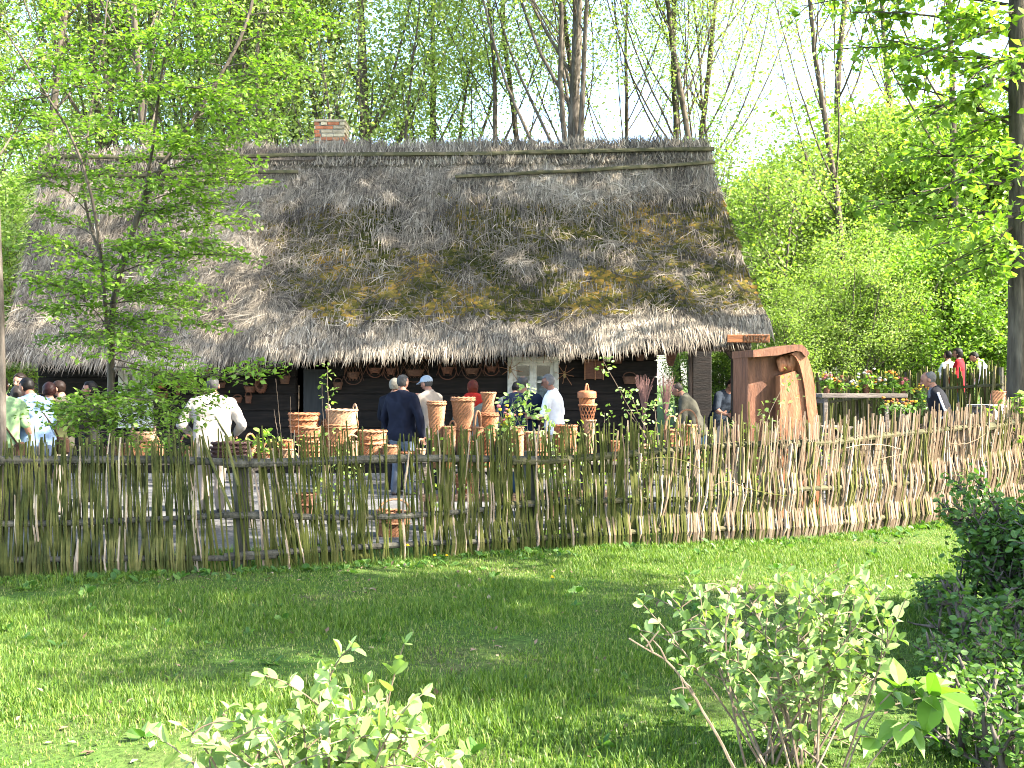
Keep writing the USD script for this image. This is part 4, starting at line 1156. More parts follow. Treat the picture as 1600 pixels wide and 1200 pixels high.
rng = np.random.default_rng(51)
D1 = 3.3
tops = [at(px, py, D1 + rng.uniform(-0.25, 0.3)) for px, py in [(245, 1150), (285, 1135), (325, 1160), (360, 1175), (395, 1135), (425, 1150), (470, 1110), (500, 1075), (515, 1045), (545, 1075), (575, 1068), (605, 1085), (640, 1100), (660, 1085), (685, 1150), (705, 1185), (560, 1120), (610, 1140), (500, 1130), (450, 1170), (650, 1150), (300, 1190)]]
shrub('snowberry_shrub', 'pale sunlit bush with round leaves at the bottom edge, left of centre', np.array([at(520, 0, D1)[0], D1, 0.0]), tops, rng, 0.060, 'leaf_snow', side=3, step=0.045)
D2 = 4.5
tops = [at(px, py, D2 + rng.uniform(-0.4, 0.45)) for px, py in [(1005, 945), (1050, 935), (1095, 935), (1145, 905), (1165, 925), (1205, 925), (1250, 920), (1290, 930), (1325, 910), (1345, 935), (1385, 915), (1415, 935), (1405, 1000), (1180, 985), (1215, 975), (1260, 985), (1300, 990),
                                                              (1350, 1010), (1140, 1030), (1175, 1050), (1235, 1040), (1290, 1050), (1330, 1075), (1160, 1110), (1210, 1100), (1265, 1110), (1310, 1130), (1190, 1160), (1250, 1165), (1330, 1165)]]
shrub('snowberry_shrub', 'larger pale sunlit bush with round leaves in the right foreground', np.array([at(1225, 0, D2)[0], D2, 0.0]), tops, rng, 0.057, 'leaf_snow', side=5, step=0.046)
# the bare twig to its left
tw = thing('bare_twig', 'bare forked brown twig leaning left out of the right foreground bush', 'twig')
pp = [at(1150, 1205, 4.2), at(1105, 1120, 4.2), at(1062, 1055, 4.2), at(1040, 1030, 4.2), at(983, 996, 4.2)]
st = [tube(rough(resample(np.array(pp), 0.05), 0.008, 9, 1), np.linspace(0.007, 0.003, len(resample(np.array(pp), 0.05))), 5)]
for a, b in [((1062, 1055), (1068, 1085)), ((1075, 1075), (1050, 1078)), ((1020, 1018), (1000, 990)), ((1040, 1030), (1020, 1000)), ((1068, 1065), (1085, 1085)), ((1010, 1010), (1030, 985))]:
    st.append(tube(np.array([at(*a, 4.2), (at(*a, 4.2) + at(*b, 4.2)) / 2 + [0.004, 0, 0.006], at(*b, 4.2)]), [0.004, 0.003, 0.002], 5))
put('stem', st[0], M['twig'], tw)
for s_ in st[1:]:
    put('side_twig', s_, M['twig'], tw)
# the sapling with large pointed leaves
M['leaf_big'] = tone_mat('large_leaf', [(0.07, 0.15, 0.02), (0.11, 0.21, 0.03), (0.16, 0.27, 0.05)], trans=0.45, tcol=LEAF_TINT, spec=0.35, rough=0.4, vary=0.1)
LEAF_POINT = (np.array([[0, 0, 0], [0.14, 0.12, 0.03], [0.27, 0.36, 0.06], [0.24, 0.6, 0.04], [0.10, 0.84, 0.0], [0, 1.05, -0.06], [-0.10, 0.84, 0.0], [-0.24, 0.6, 0.04], [-0.27, 0.36, 0.06], [-0.14, 0.12, 0.03], [0, 0.33, 0], [0, 0.66, -0.015]]),
              np.array([[0, 1, 10], [1, 2, 10], [2, 3, 11], [2, 11, 10], [3, 4, 11], [4, 5, 11], [5, 6, 11], [6, 7, 11], [7, 8, 10], [7, 10, 11], [8, 9, 10], [9, 0, 10]]))
sp = thing('chestnut_sapling', 'sapling with large pointed yellow-green leaves right of the foreground bush', 'sapling')
D3 = 3.6
g = np.array([at(1300, 0, D3)[0], D3, 0.0])
br = [bez(g, at(1310, 1150, D3), at(1400, 1075, D3 - 0.1), 8), bez(at(1318, 1140, D3), at(1370, 1100, D3), at(1470, 1085, D3), 6), bez(g + [0.02, 0, 0.1], at(1340, 1190, D3 - 0.1), at(1420, 1130, D3 - 0.15), 6)]
put('stems', join([tube(b, np.linspace(0.005, 0.002, len(b)), 5) for b in br]), M['twig'], sp)
for px, py, ex, ey, s in [(1400, 1075, 1450, 1040, .11), (1400, 1075, 1375, 1050, .10), (1400, 1078, 1350, 1075, .11), (1405, 1080, 1420, 1120, .11), (1410, 1072, 1480, 1055, .12), (1430, 1080, 1500, 1060, .12), (1470, 1085, 1528, 1110, .13), (1470, 1085, 1515, 1075, .12),
                          (1470, 1088, 1490, 1130, .12), (1460, 1085, 1450, 1125, .12), (1440, 1085, 1420, 1065, .10), (1390, 1085, 1365, 1115, .10), (1420, 1130, 1445, 1180, .10), (1420, 1130, 1400, 1170, .10), (1420, 1130, 1460, 1150, .11), (1410, 1130, 1380, 1150, .10), (1430, 1085, 1470, 1110, .12),
                          (1360, 1150, 1330, 1140, .09), (1370, 1155, 1350, 1180, .09), (1405, 1072, 1400, 1040, .09), (1450, 1085, 1465, 1048, .11)]:
    p = at(px, py, D3 - 0.1 + rng.uniform(-0.1, 0.1))
    e = at(ex, ey, D3 - 0.15 + rng.uniform(-0.12, 0.06))
    m = leaf_blade(p, e - p, np.array([0.2, -0.45, 1.0]) + rng.normal(size=3) * 0.2, s * 1.12, LEAF_POINT, 1.1, rng.uniform(0.8, 2.2))
    put('leaf', m, M['leaf_big'], sp, tone=np.full(12, rng.uniform(0, 1)))
# the dark shrub at the right edge and the undergrowth below it
dk = bush_tree('dark_shrub', 'dark dense small-leaved shrub at the right edge before the fence', 61, (at(1605, 0, 7.3)[0], 7.3, float(gz(3.4, 7.3))), h=0.86, w=0.40, leaf='leaf_deep', n_stem=14, kids=(10, 5), per=5, size=0.05, cloud=0.05, shape=LEAF_OVAL, from_=0.05, cat='shrub')
copy_of(dk, (at(1745, 0, 6.6)[0], 6.6, 0), 100, 'dark shrub cut by the right edge below the fence corner', 0.95)
yp = bush_tree('young_plant', 'loose leafy young plant under the right-edge shrub', 62, (at(1560, 0, 6.3)[0], 6.3, 0), h=0.55, w=0.30, leaf='leaf_deep', n_stem=9, kids=(4, 3), per=3, size=0.055, cloud=0.05, shape=LEAF_OVAL, from_=0.1, cat='plant')
for px, d, rz, sc, lab in [(1525, 6.9, 40, 0.6, 'small loose plant left of the right-edge shrub'), (1510, 5.7, 150, 0.65, 'loose plant behind the large pointed leaves'), (1575, 5.2, 200, 0.75, 'loose plant right of the large pointed leaves'),
                           (1620, 5.8, 250, 0.9, 'loose plant cut by the right edge under the shrub'), (1530, 4.7, 300, 0.7, 'low loose plant in the lower right corner'), (1600, 4.4, 20, 0.8, 'loose plant at the bottom right corner'), (1470, 7.6, 130, 0.5, 'small plant at the edge of the sunlit grass, left of the shrub')]:
    copy_of(yp, (at(px, 0, d)[0], d, float(gz(at(px, 0, d)[0], d))), rz, lab, sc)
# ------------------------------------------------------------------ people
def cloth(name, col, var=0.18, rough=0.85):
    if name not in M:
        M[name] = mix_mat(name, [tuple(c * (1 - var) for c in col), col, tuple(min(0.9, c * (1 + var)) for c in col)], scale=7, rough=rough, spec=0.15, bump=0.15, bscale=40)
    return name


M['skin'] = mix_mat('skin', [(0.20, 0.095, 0.06), (0.27, 0.135, 0.09)], scale=9, rough=0.6, spec=0.3)
M['skin_tan'] = mix_mat('tanned_skin', [(0.14, 0.06, 0.037), (0.20, 0.095, 0.06)], scale=9, rough=0.6, spec=0.3)
M['eye'] = mix_mat('eye', [(0.02, 0.015, 0.012), (0.03, 0.02, 0.015)], rough=0.3)
M['lip'] = mix_mat('lip', [(0.30, 0.10, 0.08), (0.35, 0.13, 0.10)])
M['shoe'] = mix_mat('shoe', [(0.02, 0.018, 0.016), (0.05, 0.04, 0.035)], rough=0.6)


def ball(c, r, n=10):
    return Manifold.sphere(r, n).translate([float(x) for x in c])


def chain(pts, radii, n=10):
    b = [ball(p, r, n) for p, r in zip(pts, radii)]
    return [Manifold.batch_hull([b[i], b[i + 1]]) for i in range(len(b) - 1)]


def fuse(ms):
    return Manifold.batch_boolean(ms, manifold3d.OpType.Add)


def to_tri(m, edge=0.035, it=8, wr=0.0, ws=9.0, seed=0):
    m = m.refine_to_length(edge)
    k = m.to_mesh()
    t = trimesh.Trimesh(np.array(k.vert_properties[:, :3], float), np.array(k.tri_verts), process=True)
    if it:
        trimesh.smoothing.filter_taubin(t, 0.5, -0.52, iterations=it)
    if wr:
        t.vertices = rough(t.vertices, wr, ws, seed)
    return np.array(t.vertices), np.array(t.faces)


def rx(a):
    c, s = math.cos(a), math.sin(a)
    return np.array([[1, 0, 0], [0, c, -s], [0, s, c]])


def rz_(a):
    c, s = math.cos(a), math.sin(a)
    return np.array([[c, -s, 0], [s, c, 0], [0, 0, 1]])


def hand_mesh(wrist, elbow, side, curl=0.5, scale=1.0):
    """Palm, four fingers, a thumb; along the forearm's direction."""
    ax = unit(np.asarray(wrist) - np.asarray(elbow))
    ref = np.array([0, 1.0, 0]) if abs(ax[1]) < 0.8 else np.array([0, 0, 1.0])
    th = unit(ref - ax * (ref @ ax))                       # thumb side
    pl = unit(np.cross(ax, th)) * side                     # towards the palm
    w = np.asarray(wrist, float)
    P = lambda a, b, c: w + scale * (ax * a + th * b + pl * c)
    ms = [Manifold.batch_hull([ball(P(0, 0, 0), 0.024 * scale, 8), ball(P(0.085, 0.028, 0), 0.013 * scale, 8), ball(P(0.085, -0.030, 0), 0.012 * scale, 8), ball(P(0.03, 0.02, 0), 0.018 * scale, 8)])]
    for b, ln, r in ((0.030, 0.072, 0.0085), (0.010, 0.080, 0.009), (-0.011, 0.074, 0.0085), (-0.030, 0.058, 0.0075)):
        p = [P(0.08, b, 0), P(0.08 + 0.5 * ln, b * 1.05, 0.25 * curl * ln), P(0.08 + 0.82 * ln * (1 - 0.25 * curl), b * 1.05, 0.85 * curl * ln)]
        ms += chain(p, [r * scale, r * scale, r * 0.8 * scale], 7)
    ms += chain([P(0.02, 0.024, 0.004), P(0.055, 0.055, 0.012), P(0.09, 0.062, 0.028)], [0.012 * scale, 0.0105 * scale, 0.008 * scale], 7)
    k = fuse(ms).to_mesh()
    return np.array(k.vert_properties[:, :3], float), np.array(k.tri_verts)


_pn = [0]


def person(label, x, y, face, h=1.72, lean=0, head=(0, 0), hair='short', hair_col='hair_grey', top='shirt_white', top_kind='shirt', sleeve='short', arms=((-0.02, 0.02), (-0.02, 0.02)), bottom='trousers_beige', skirt=False,
           skin='skin', stride=0.0, build=1.0, lift=0.0, group=None, extra=None):
    """face: degrees, 0 looks away from the viewer, 90 to the left, 180 at the viewer, 270 to the right.
    arms: for the left and the right arm ((elbow x, y, z), (wrist x, y, z)) relative to the shoulder, in heights."""
    _pn[0] += 1
    sd = _pn[0]
    g = float(gz(x, y)) + lift
    root = thing('person', label, 'person', (x, y, g), face, group)
    H = h
    hip = np.array([0, 0, 0.515 * H])
    RL = rx(-math.radians(lean))

    def up(p):
        p = np.asarray(p, float) * H
        return hip + RL @ (p - hip)
    B = build
    neck, headc = up([0, 0.0, 0.85]), None
    sh = {s: up([s * 0.108 * B, 0.0, 0.805]) for s in (-1, 1)}
    hj = {s: np.array([s * 0.052 * H * B, 0, 0.50 * H]) for s in (-1, 1)}
    kn = {s: np.array([s * 0.054 * H, 0.02 * H + s * stride * 0.55, 0.275 * H]) for s in (-1, 1)}
    an = {s: np.array([s * 0.056 * H, s * stride, 0.045 * H]) for s in (-1, 1)}
    el, wr = {}, {}
    for s, a in zip((-1, 1), arms):
        if len(a[0] if np.ndim(a[0]) else [0]) == 3:
            e, w = np.array(a[0], float), np.array(a[1], float)
        else:
            e = np.array([s * 0.035, -0.02, -0.175]); w = np.array([s * 0.035, a[1], -0.325])
        R2 = rx(-math.radians(lean * 0.5))
        el[s] = sh[s] + R2 @ (e * H); wr[s] = sh[s] + R2 @ (w * H)
    HR = RL @ rz_(math.radians(head[0])) @ rx(math.radians(head[1]) + math.radians(lean * 0.35))
    hc = neck + HR @ np.array([0, 0.015 * H, 0.083 * H])
    S = H / 1.75 * 1.0
    HP = lambda p: hc + HR @ (np.array(p, float) * S)
    # --- the body: one continuous surface
    ms = []
    ms += [Manifold.batch_hull([ball(up([s * 0.05 * B, 0.0, z]), r * H, 10) for s in (-1, 1) for z, r in ((0.52, 0.052 * B), (0.62, 0.046 * B))])]
    ms += [Manifold.batch_hull([ball(up([s * 0.045 * B, 0.0, 0.62]), 0.046 * H * B, 10) for s in (-1, 1)] + [ball(up([s * 0.058 * B, 0.0, 0.75]), 0.056 * H * B, 10) for s in (-1, 1)])]
    ms += [Manifold.batch_hull([ball(up([s * 0.058 * B, 0.0, 0.75]), 0.056 * H * B, 10) for s in (-1, 1)] + [ball(sh[s], 0.034 * H, 10) for s in (-1, 1)] + [ball(up([0, 0, 0.825]), 0.04 * H, 10)])]
    ms += chain([up([0, -0.004, 0.81]), neck, HP([0, -0.012, -0.05])], [0.042 * H, 0.033 * H, 0.034 * H])
    for s in (-1, 1):
        ms += chain([sh[s], el[s], wr[s]], [0.031 * H, 0.024 * H, 0.0165 * H])
        ms += chain([hj[s], kn[s], an[s]], [0.054 * H * B, 0.034 * H, 0.022 * H])
        ms += chain([an[s] - [0, 0.015 * H, 0.012 * H], an[s] + [0, 0.085 * H, -0.028 * H]], [0.022 * H, 0.015 * H])
    body = to_tri(fuse(ms), 0.045, 6)
    # head
    cr = trimesh.creation.icosphere(3, 1.0).vertices
    cv = cr * np.array([0.073, 0.092, 0.088])
    k = np.clip(-cv[:, 2] / 0.088, 0, 1)
    cv[:, 0] *= 1 - 0.28 * k
    cv[:, 1] = cv[:, 1] * (1 - 0.15 * k) + 0.014 * k
    cv[:, 2] = np.where(cv[:, 2] < 0, cv[:, 2] * 1.32, cv[:, 2]) + 0.012
    fr = np.clip((cv[:, 1] - 0.05) / 0.04, 0, 1)
    for ex in (-0.03, 0.03):                                # eye sockets
        q = np.exp(-((cv[:, 0] - ex) ** 2 + (cv[:, 2] - 0.008) ** 2) / 0.00022)
        cv[:, 1] -= 0.010 * q * fr
    hv = [(cv, trimesh.creation.icosphere(3, 1.0).faces)]
    nose = Manifold.batch_hull([ball((0, 0.083, 0.012), 0.009, 8), ball((0, 0.104, -0.024), 0.011, 8), ball((0.012, 0.088, -0.03), 0.008, 8), ball((-0.012, 0.088, -0.03), 0.008, 8)]).to_mesh()
    hv.append((np.array(nose.vert_properties[:, :3]), np.array(nose.tri_verts)))
    for s in (-1, 1):
        e_ = trimesh.creation.icosphere(1, 1.0)
        hv.append((e_.vertices * [0.010, 0.019, 0.031] + [s * 0.076, -0.006, -0.012], e_.faces))
    parts = [body] + [((hc + (np.asarray(v) * S) @ HR.T), f_) for v, f_ in hv]
    for s in (-1, 1):
        parts.append(hand_mesh(wr[s], el[s], s, 0.6, H / 1.75))
    bd = put('body', join(parts), M[skin], root, smooth=45)
    ey = [(e_.vertices * 0.0095 + [s * 0.03, 0.081, 0.008], e_.faces) for s in (-1, 1) for e_ in [trimesh.creation.icosphere(1, 1.0)]]
    v_, f_ = join(ey)
    put('eyes', (hc + (v_ * S) @ HR.T, f_), M['eye'], root)
    lp = trimesh.creation.icosphere(1, 1.0)
    put('mouth', (hc + ((lp.vertices * [0.021, 0.006, 0.006] + [0, 0.084, -0.058]) * S) @ HR.T, lp.faces), M['lip'], root)
    # --- hair
    if hair != 'none':
        hs = trimesh.creation.icosphere(3, 1.0)
        long_ = {'short': 0.0, 'bob': 0.075, 'thin': -0.01, 'full': 0.015, 'bun': 0.0, 'ring': 0.0}[hair]
        v = hs.vertices * np.array([0.081, 0.100, 0.097]) * (1.07 if hair in ('full', 'bob') else 1.0)
        v[:, 2] = np.where(v[:, 2] < 0, v[:, 2] * (1.05 + long_ * 7), v[:, 2]) + 0.020
        v[:, 1] -= 0.008
        hm = Manifold(manifold3d.Mesh(np.array(v, np.float32), np.array(hs.faces, np.uint32)))
        low = -0.05 - long_ if hair == 'bob' else -0.055
        hm = hm - Manifold.cube([0.4, 0.2, 0.3]).translate([-0.2, 0.012 if hair == 'bob' else 0.004, -0.285 + (0.045 if hair != 'full' else 0.04)])
        hm = hm - Manifold.cube([0.4, 0.4, 0.3]).translate([-0.2, -0.2, low - 0.3 - (0.06 if hair == 'bob' else 0)])
        hm = hm - Manifold.cube([0.13, 0.2, 0.3]).translate([-0.065, 0.068, -0.24 + (0.03 if hair == 'full' else 0.06) + 0.0])
        if hair == 'ring':
            hm = hm - Manifold.cube([0.11, 0.15, 0.2]).translate([-0.055, -0.085, 0.085])
            hm = hm - Manifold.cube([0.3, 0.2, 0.2]).translate([-0.15, 0.0, 0.05])
        v, f_ = to_tri(hm, 0.018, 3, 0.007, 38.0, sd)
        if hair == 'bun':
            b_ = trimesh.creation.icosphere(2, 0.04)
            v, f_ = join([(v, f_), (rough(b_.vertices + [0, -0.12, 0.02], 0.005, 40, sd), b_.faces)])
        put('hair', (hc + (v * S) @ HR.T, f_), M[hair_col], root, smooth=50)
    # --- clothes
    loose = {'shirt': 0.010, 'tee': 0.008, 'jacket': 0.019, 'sweater': 0.014}[top_kind] * H / 1.75
    hem = {'shirt': 0.485, 'tee': 0.49, 'jacket': 0.445, 'sweater': 0.47}[top_kind]
    ms = [Manifold.batch_hull([ball(up([s * 0.056 * B, 0.0, hem + 0.05]), 0.058 * H * B + loose, 12) for s in (-1, 1)] + [ball(up([s * 0.052 * B, 0.0, 0.63]), 0.050 * H * B + loose, 12) for s in (-1, 1)]),
          Manifold.batch_hull([ball(up([s * 0.052 * B, 0.0, 0.63]), 0.050 * H * B + loose, 12) for s in (-1, 1)] + [ball(up([s * 0.06 * B, 0.0, 0.755]), 0.058 * H * B + loose, 12) for s in (-1, 1)]),
          Manifold.batch_hull([ball(up([s * 0.06 * B, 0.0, 0.755]), 0.058 * H * B + loose, 12) for s in (-1, 1)] + [ball(sh[s] + [0, 0, 0.0], 0.036 * H + loose * 0.7, 12) for s in (-1, 1)] + [ball(up([0, -0.005, 0.832]), 0.042 * H + loose * 0.4, 12)])]
    for s in (-1, 1):
        if sleeve == 'long':
            w2 = el[s] + (wr[s] - el[s]) * 0.97
            ms += chain([sh[s], el[s], w2], [0.035 * H + loose, 0.029 * H + loose, 0.021 * H + loose * 0.8], 12)
        elif sleeve == 'short':
            e2 = sh[s] + (el[s] - sh[s]) * 0.78
            ms += chain([sh[s], e2], [0.036 * H + loose, 0.034 * H + loose], 12)
    m = fuse(ms)
    m = m.trim_by_plane([0, float((RL @ [0, 0, 1.0])[1]), float((RL @ [0, 0, 1.0])[2])], float((RL @ [0, 0, 1.0]) @ up([0, 0, hem])))
    tv_ = to_tri(m, 0.028, 5, 0.017, 9.0, sd)
    tp = put({'shirt': 'shirt', 'tee': 't_shirt', 'jacket': 'jacket', 'sweater': 'sweater'}[top_kind], tv_, M[top], root, smooth=50)
    if top_kind in ('jacket', 'shirt'):
        put('collar', to_tri(fuse([Manifold.batch_hull([ball(up([s * 0.03, 0.012, 0.842]), 0.028 * H, 10) for s in (-1, 1)] + [ball(up([0, -0.022, 0.85]), 0.03 * H, 10)])]), 0.03, 4, 0.003, 20, sd), M[top], tp, smooth=50)
    ms = []
    if skirt:
        ms.append(Manifold.batch_hull([ball([s * 0.05 * H, 0, 0.53 * H], 0.058 * H * B, 12) for s in (-1, 1)] + [ball([s * 0.075 * H, 0.01, 0.27 * H], 0.05 * H, 12) for s in (-1, 1)]))
    else:
        ms.append(Manifold.batch_hull([ball([s * 0.05 * H * B, 0, 0.525 * H], 0.055 * H * B + 0.004, 12) for s in (-1, 1)] + [ball(hj[s] - [0, 0, 0.03 * H], 0.057 * H * B, 12) for s in (-1, 1)]))
        for s in (-1, 1):
            ms += chain([hj[s], kn[s], an[s] - [0, 0, 0.012 * H]], [0.060 * H * B, 0.044 * H, 0.038 * H], 12)
    put('skirt' if skirt else 'trousers', to_tri(fuse(ms), 0.04, 6, 0.009, 7.0, sd + 50), M[bottom], root, smooth=50)
    for s in (-1, 1):
        v, f_ = to_tri(fuse(chain([an[s] - [0, 0.018 * H, 0.022 * H], an[s] + [0, 0.04 * H, -0.020 * H], an[s] + [0, 0.09 * H, -0.026 * H]], [0.024 * H, 0.024 * H, 0.018 * H])), 0.03, 3)
        v[:, 2] = np.maximum(v[:, 2], 0.004)
        put('shoe', (v, f_), M['shoe'], root, smooth=50)
    if extra:
        extra(root, dict(up=up, HP=HP, HR=HR, hc=hc, S=S, H=H, sh=sh, el=el, wr=wr, RL=RL, top=tp))
    return root


for nm, c in (('hair_grey', (0.035, 0.03325, 0.0315)), ('hair_white', (0.147, 0.1295, 0.098)), ('hair_silver', (0.091, 0.0875, 0.08575)), ('hair_dark', (0.0049, 0.00385, 0.00315)), ('hair_brown', (0.0105, 0.00525, 0.00315)), ('hair_auburn', (0.014, 0.0042, 0.00315)), ('hair_red', (0.056, 0.0077, 0.0021)), ('hair_mouse', (0.021, 0.01575, 0.01225))):
    cloth(nm, c, 0.35, 0.55)
for nm, c in (('top_white', (0.432, 0.432, 0.4464)), ('jacket_cream', (0.25, 0.225, 0.195)), ('shirt_blue', (0.144, 0.204, 0.312)), ('shirt_lime', (0.168, 0.252, 0.12)), ('shirt_stripe', (0.12, 0.12, 0.156)), ('top_olive', (0.039, 0.042, 0.015)), ('jacket_black', (0.012, 0.012, 0.0108)),
              ('navy', (0.003, 0.0042, 0.0108)), ('navy_knit', (0.003, 0.0042, 0.009)), ('navy_tee', (0.0036, 0.0078, 0.021)), ('beige_check', (0.228, 0.186, 0.144)), ('grey_blouse', (0.102, 0.12, 0.108)), ('shirt_grey', (0.12, 0.126, 0.114)), ('khaki', (0.042, 0.039, 0.027)), ('tee_slate', (0.018, 0.024, 0.033)),
              ('track_black', (0.0084, 0.0084, 0.0108)), ('track_grey', (0.096, 0.096, 0.108)), ('red_jacket', (0.252, 0.0072, 0.0108)), ('jeans', (0.03, 0.042, 0.072)), ('jeans_dark', (0.012, 0.027, 0.045)), ('jeans_grey', (0.06, 0.072, 0.09)), ('trousers_beige', (0.198, 0.162, 0.114)), ('trousers_light', (0.216, 0.18, 0.15)),
              ('trousers_dark', (0.015, 0.015, 0.018)), ('scarf_red', (0.252, 0.012, 0.0072)), ('cap_grey', (0.204, 0.24, 0.276)), ('leather', (0.036, 0.018, 0.0108)), ('lilac', (0.096, 0.018, 0.096)), ('pink', (0.42, 0.15, 0.18))):
    cloth(nm, c)


def px2x(px, d):
    return (px - 800.0) * d / F


HANG = ((0.0, 0.02), (0.0, 0.02))
FRONT = (((-0.05, 0.04, -0.16), (-0.02, 0.16, -0.14)), ((0.05, 0.04, -0.16), (0.02, 0.16, -0.14)))
HOLD = (((-0.04, 0.03, -0.17), (0.0, 0.15, -0.22)), ((0.04, 0.03, -0.17), (0.0, 0.15, -0.22)))


def strap_bag(col, side=1):
    def f_(root, k):
        s = side
        a = k['up']([-s * 0.06, 0.0, 0.845]); b = k['up']([s * 0.12, -0.05, 0.55])
        c = k['up']([0.02 * s, -0.085, 0.72])
        pth = bez(a, c + np.array([0, -0.05, 0]), b, 12)
        bag = put('shoulder_bag', box(b[0] + s * 0.03, b[1], b[2] - 0.09, 0.08, 0.26, 0.2, bevel=0.03), M[col], root)
        put('strap', tube(pth, 0.010, 5), M[col], bag)
    return f_


def white_shirt(root, k):
    hc, HR, S = k['hc'], k['HR'], k['S']
    fr = [tube(hc + (np.array([[s * 0.03 + 0.022 * math.cos(a), 0.094, 0.008 + 0.018 * math.sin(a)] for a in np.linspace(0, 6.28, 14)]) * S) @ HR.T, 0.0022, 4) for s in (-1, 1)]
    fr += [tube(hc + (np.array([[s * 0.052, 0.094, 0.010], [s * 0.074, 0.05, 0.012], [s * 0.08, 0.0, 0.0]]) * S) @ HR.T, 0.0022, 4) for s in (-1, 1)]
    put('spectacles', join(fr), M['eye'], root)
    put('belt', to_tri(Manifold.batch_hull([ball([s * 0.062 * k['H'], 0, 0.485 * k['H']], 0.066 * k['H'], 14) for s in (-1, 1)]).trim_by_plane([0, 0, 1.0], 0.475 * k['H']).trim_by_plane([0, 0, -1.0], -0.50 * k['H']), 0.05, 0), M['leather'], root)
    w = k['wr'][1]
    put('paper', box(w[0], w[1] + 0.05, w[2] - 0.10, 0.03, 0.09, 0.16, bevel=0.008), M['top_white'], root)


def cap(root, k):
    hc, HR, S = k['hc'], k['HR'], k['S']
    c_ = trimesh.creation.icosphere(3, 1.0)
    v = c_.vertices * [0.088, 0.108, 0.10] + [0, -0.006, 0.028]
    m = Manifold(manifold3d.Mesh(np.array(v, np.float32), np.array(c_.faces, np.uint32))).trim_by_plane([0, -0.1, 1.0], 0.018)
    br = Manifold.batch_hull([ball((s * 0.06, 0.075, 0.035), 0.007, 8) for s in (-1, 1)] + [ball((s * 0.04, 0.165, 0.022), 0.006, 8) for s in (-1, 1)])
    v, f_ = to_tri(m + br, 0.02, 3, 0.003, 30, 5)
    put('cap', (hc + (v * S) @ HR.T, f_), M['cap_grey'], root, smooth=50)


def scarf(root, k):
    up, H = k['up'], k['H']
    ms = [Manifold.batch_hull([ball(up([s * 0.05, 0.0, 0.852]), 0.034 * H, 10) for s in (-1, 1)] + [ball(up([0, -0.03, 0.855]), 0.034 * H, 10), ball(up([0, 0.03, 0.84]), 0.03 * H, 10)]),
          Manifold.batch_hull([ball(up([s * 0.085, -0.03, 0.825]), 0.022 * H, 10) for s in (-1, 1)] + [ball(up([0, -0.055, 0.76]), 0.02 * H, 10), ball(up([0, -0.03, 0.85]), 0.03 * H, 10)])]
    put('scarf', to_tri(fuse(ms), 0.025, 4, 0.009, 14, 3), M['scarf_red'], root, smooth=50)


def stripes(root, k):
    up, H = k['up'], k['H']
    for z in (0.80, 0.765, 0.73, 0.695, 0.66):
        m = Manifold.batch_hull([ball(up([s * 0.062, 0.0, z]), 0.074 * H, 14) for s in (-1, 1)])
        n_ = k['RL'] @ np.array([0, 0, 1.0])
        o = float(n_ @ up([0, 0, z]))
        m = m.trim_by_plane([float(q) for q in n_], o - 0.010).trim_by_plane([float(-q) for q in n_], -(o + 0.010))
        put('stripe', to_tri(m, 0.05, 0), M['top_white'], k['top'])


def shirt_print(root, k):
    up, H = k['up'], k['H']
    m = Manifold.batch_hull([ball(up([s * 0.045, -0.03, z]), 0.05 * H, 12) for s in (-1, 1) for z in (0.70, 0.76)])
    put('print', to_tri(m, 0.03, 3), M['top_white'], k['top'], smooth=50)


def track(root, k):
    up, H, sh, el, wr = k['up'], k['H'], k['sh'], k['el'], k['wr']
    for s in (-1, 1):
        o = k['RL'] @ np.array([s * 0.052 * H, -0.008, 0.01])
        put('sleeve_stripe', tube(np.array([sh[s] + o * 0.9 + [0, 0, 0.02], (sh[s] + el[s]) / 2 + o, el[s] + o * 0.85, (el[s] + wr[s]) / 2 + o * 0.75]), 0.014, 6), M['top_white'], k['top'])
    m = Manifold.batch_hull([ball(up([s * 0.085, 0.01, 0.79]), 0.052 * H, 12) for s in (-1, 1)] + [ball(up([0, 0.0, 0.835]), 0.05 * H, 12)])
    put('yoke', to_tri(m, 0.03, 4, 0.006, 9, 3), M['track_grey'], k['top'], smooth=50)


